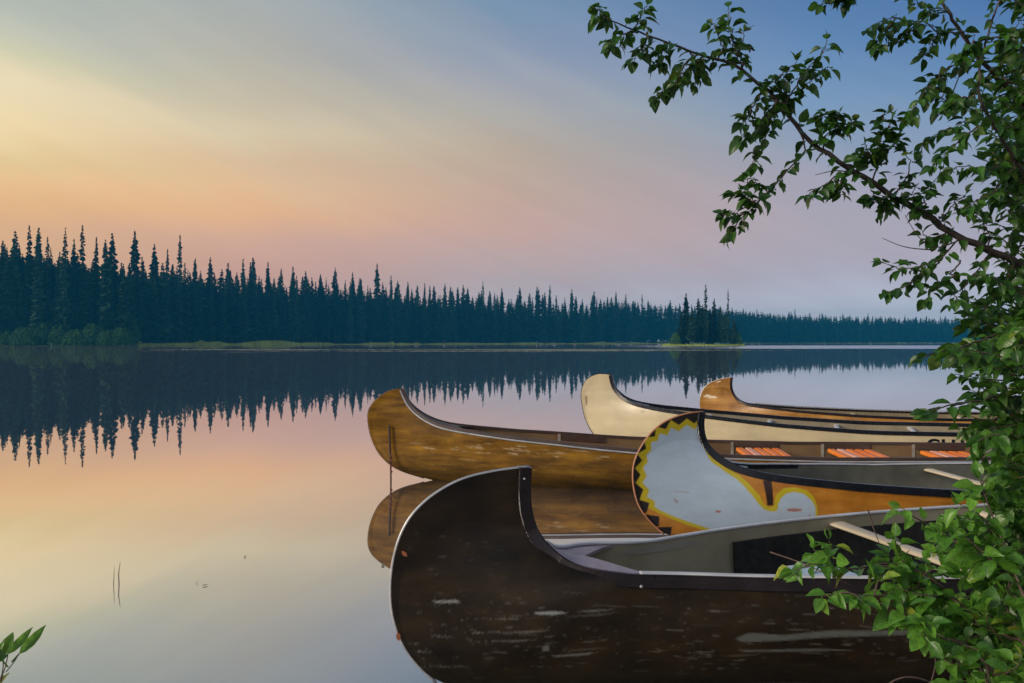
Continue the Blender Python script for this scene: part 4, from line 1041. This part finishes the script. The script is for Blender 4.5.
# ------------------------------------------------------------------ sky
w = bpy.data.worlds.new('World'); scene.world = w; w.use_nodes = True; nt = w.node_tree; nt.nodes.clear()
out = nt.nodes.new('ShaderNodeOutputWorld'); bg = nt.nodes.new('ShaderNodeBackground')
tc = nt.nodes.new('ShaderNodeTexCoord'); sp = nt.nodes.new('ShaderNodeSeparateXYZ'); lk(nt, tc.outputs['Generated'], sp.inputs[0])
X, Y, Z = sp.outputs
hz_ = mth(nt, 'SQRT', mth(nt, 'ADD', mth(nt, 'MULTIPLY', X, X), mth(nt, 'MULTIPLY', Y, Y)))
te = mth(nt, 'DIVIDE', Z, mth(nt, 'MAXIMUM', hz_, .02))
azn = mth(nt, 'ARCTAN2', X, Y)
# soft uneven bands of high cloud
mp = nt.nodes.new('ShaderNodeCombineXYZ'); lk(nt, mth(nt, 'MULTIPLY', azn, 1.6), mp.inputs[0]); lk(nt, mth(nt, 'ADD', mth(nt, 'MULTIPLY', te, 9.0), mth(nt, 'MULTIPLY', azn, 5.5)), mp.inputs[1])
cl = noise(nt, mp.outputs[0], 1.3, 3, .5)
tw_ = mth(nt, 'ADD', te, mth(nt, 'MULTIPLY', mth(nt, 'SUBTRACT', cl, .5), .065))
SKYC = [
 (-32.2, [(225,(212,166,126)),(200,(222,174,120)),(175,(228,186,130)),(160,(222,192,136)),(130,(232,208,158)),(85,(230,213,174)),(55,(204,202,170)),(30,(192,194,178)),(0,(176,184,174)),(-150,(110,140,160))]),
 (-17.6, [(262,(192,150,140)),(240,(200,158,142)),(215,(220,170,128)),(190,(220,180,138)),(160,(210,180,146)),(130,(210,194,162)),(100,(192,182,160)),(60,(176,174,165)),(0,(164,171,172)),(-150,(100,130,158))]),
 (0.0, [(300,(160,158,172)),(280,(166,156,166)),(230,(190,158,152)),(200,(188,160,148)),(150,(180,165,150)),(115,(170,168,165)),(80,(154,160,174)),(50,(135,150,175)),(0,(108,140,172)),(-150,(62,104,152))]),
 (20.8, [(310,(158,168,190)),(280,(160,162,182)),(260,(165,160,177)),(230,(166,160,174)),(180,(156,156,175)),(140,(135,152,178)),(100,(112,146,182)),(50,(86,130,178)),(0,(68,116,170)),(-150,(45,92,150))]),
 (33.0, [(310,(158,170,192)),(250,(162,160,180)),(180,(140,152,178)),(120,(108,144,182)),(60,(80,126,176)),(0,(60,108,164)),(-150,(40,86,145))])]
def col_ramp(az, rows):
    c = math.cos(math.radians(az)); stops = []
    for r_, k_ in rows:
        te_ = max(.02, (CY - r_) / FP * c); T = math.exp(-HAZE_D * min(1150, (HTOP - CAM_H) / te_)); A = (.012, .12, .26)
        stops.append((te_, tuple(max(0, (v * SKY_GAIN - a * (1 - T)) / T) for v, a in zip(lin(k_), A))))
    stops.sort()
    return ramp(nt, tw_, stops).outputs[0]
cols = [col_ramp(a, r_) for a, r_ in SKYC]
cur = cols[0]
for i in range(1, len(cols)):
    f = rng_map(nt, azn, math.radians(SKYC[i - 1][0]), math.radians(SKYC[i][0])); cur = mixc(nt, f, cur, cols[i])
# warm glow grows further left, round the hidden sun; dusk grey-violet behind the camera
glow = ramp(nt, te, [(0, lin((236, 160, 96))), (.12, lin((250, 190, 110))), (.35, lin((255, 235, 200))), (.8, lin((215, 215, 215)))]).outputs[0]
back = ramp(nt, te, [(0, lin((190, 180, 190))), (.2, lin((215, 200, 205))), (.5, lin((200, 205, 215))), (1, lin((180, 195, 215)))]).outputs[0]
fl = rng_map(nt, azn, math.radians(-36), math.radians(-65)); cur = mixc(nt, fl, cur, glow)
fb = mth(nt, 'MAXIMUM', rng_map(nt, azn, math.radians(-85), math.radians(-130)), rng_map(nt, azn, math.radians(40), math.radians(90))); cur = mixc(nt, fb, cur, back)
sky = nt.nodes.new('ShaderNodeTexSky'); sky.sky_type = 'NISHITA'; sky.sun_disc = False; sky.sun_elevation = SUN_EL; sky.sun_rotation = SUN_AZ; sky.dust_density = 2.0
b2 = nt.nodes.new('ShaderNodeBackground'); b2.inputs[1].default_value = .15; lk(nt, sky.outputs[0], b2.inputs[0])
mp3 = nt.nodes.new('ShaderNodeCombineXYZ'); lk(nt, mth(nt, 'MULTIPLY', azn, .8), mp3.inputs[0]); lk(nt, mth(nt, 'ADD', mth(nt, 'MULTIPLY', te, 22.0), mth(nt, 'MULTIPLY', azn, 9.0)), mp3.inputs[1])
c2 = noise(nt, mp3.outputs[0], 1.0, 5, .6)
hs = nt.nodes.new('ShaderNodeHueSaturation'); hs.inputs['Saturation'].default_value = .91; lk(nt, cur, hs.inputs['Color']); lk(nt, rng_map(nt, c2, .3, .7, .99, 1.05), hs.inputs['Value'])
lk(nt, hs.outputs[0], bg.inputs[0]); bg.inputs[1].default_value = 1.0
ms = nt.nodes.new('ShaderNodeMixShader'); lk(nt, rng_map(nt, te, .55, 1.6), ms.inputs[0]); lk(nt, bg.outputs[0], ms.inputs[1]); lk(nt, b2.outputs[0], ms.inputs[2]); lk(nt, ms.outputs[0], out.inputs[0])

sl = bpy.data.lights.new('sun', 'SUN'); sl.energy = SUN_E; sl.angle = math.radians(20); sl.color = (1, .86, .70)
so = bpy.data.objects.new('sun', sl); COL.objects.link(so)
dirv = Vector((math.sin(SUN_AZ) * math.cos(SUN_EL), math.cos(SUN_AZ) * math.cos(SUN_EL), math.sin(SUN_EL)))
so.rotation_euler = (-dirv).to_track_quat('-Z', 'Y').to_euler(); so.location = (-20, 0, 30)

# ------------------------------------------------------------------ camera and render settings
cam = bpy.data.cameras.new('camera'); co_ = bpy.data.objects.new('camera', cam); COL.objects.link(co_)
co_.location = (0, 0, CAM_H); co_.rotation_euler = (math.radians(90), 0, 0); cam.lens = 36 * FP / 1024; cam.sensor_width = 36; cam.clip_start = .05; cam.clip_end = 5000
scene.camera = co_
scene.view_settings.view_transform = 'Standard'; scene.view_settings.look = 'None'; scene.view_settings.exposure = 0; scene.view_settings.gamma = 1
cy = scene.cycles; cy.use_denoising = True; cy.max_bounces = 6; cy.diffuse_bounces = 3; cy.glossy_bounces = 4; cy.transmission_bounces = 2; cy.volume_bounces = 0
cy.sample_clamp_indirect = 4.0
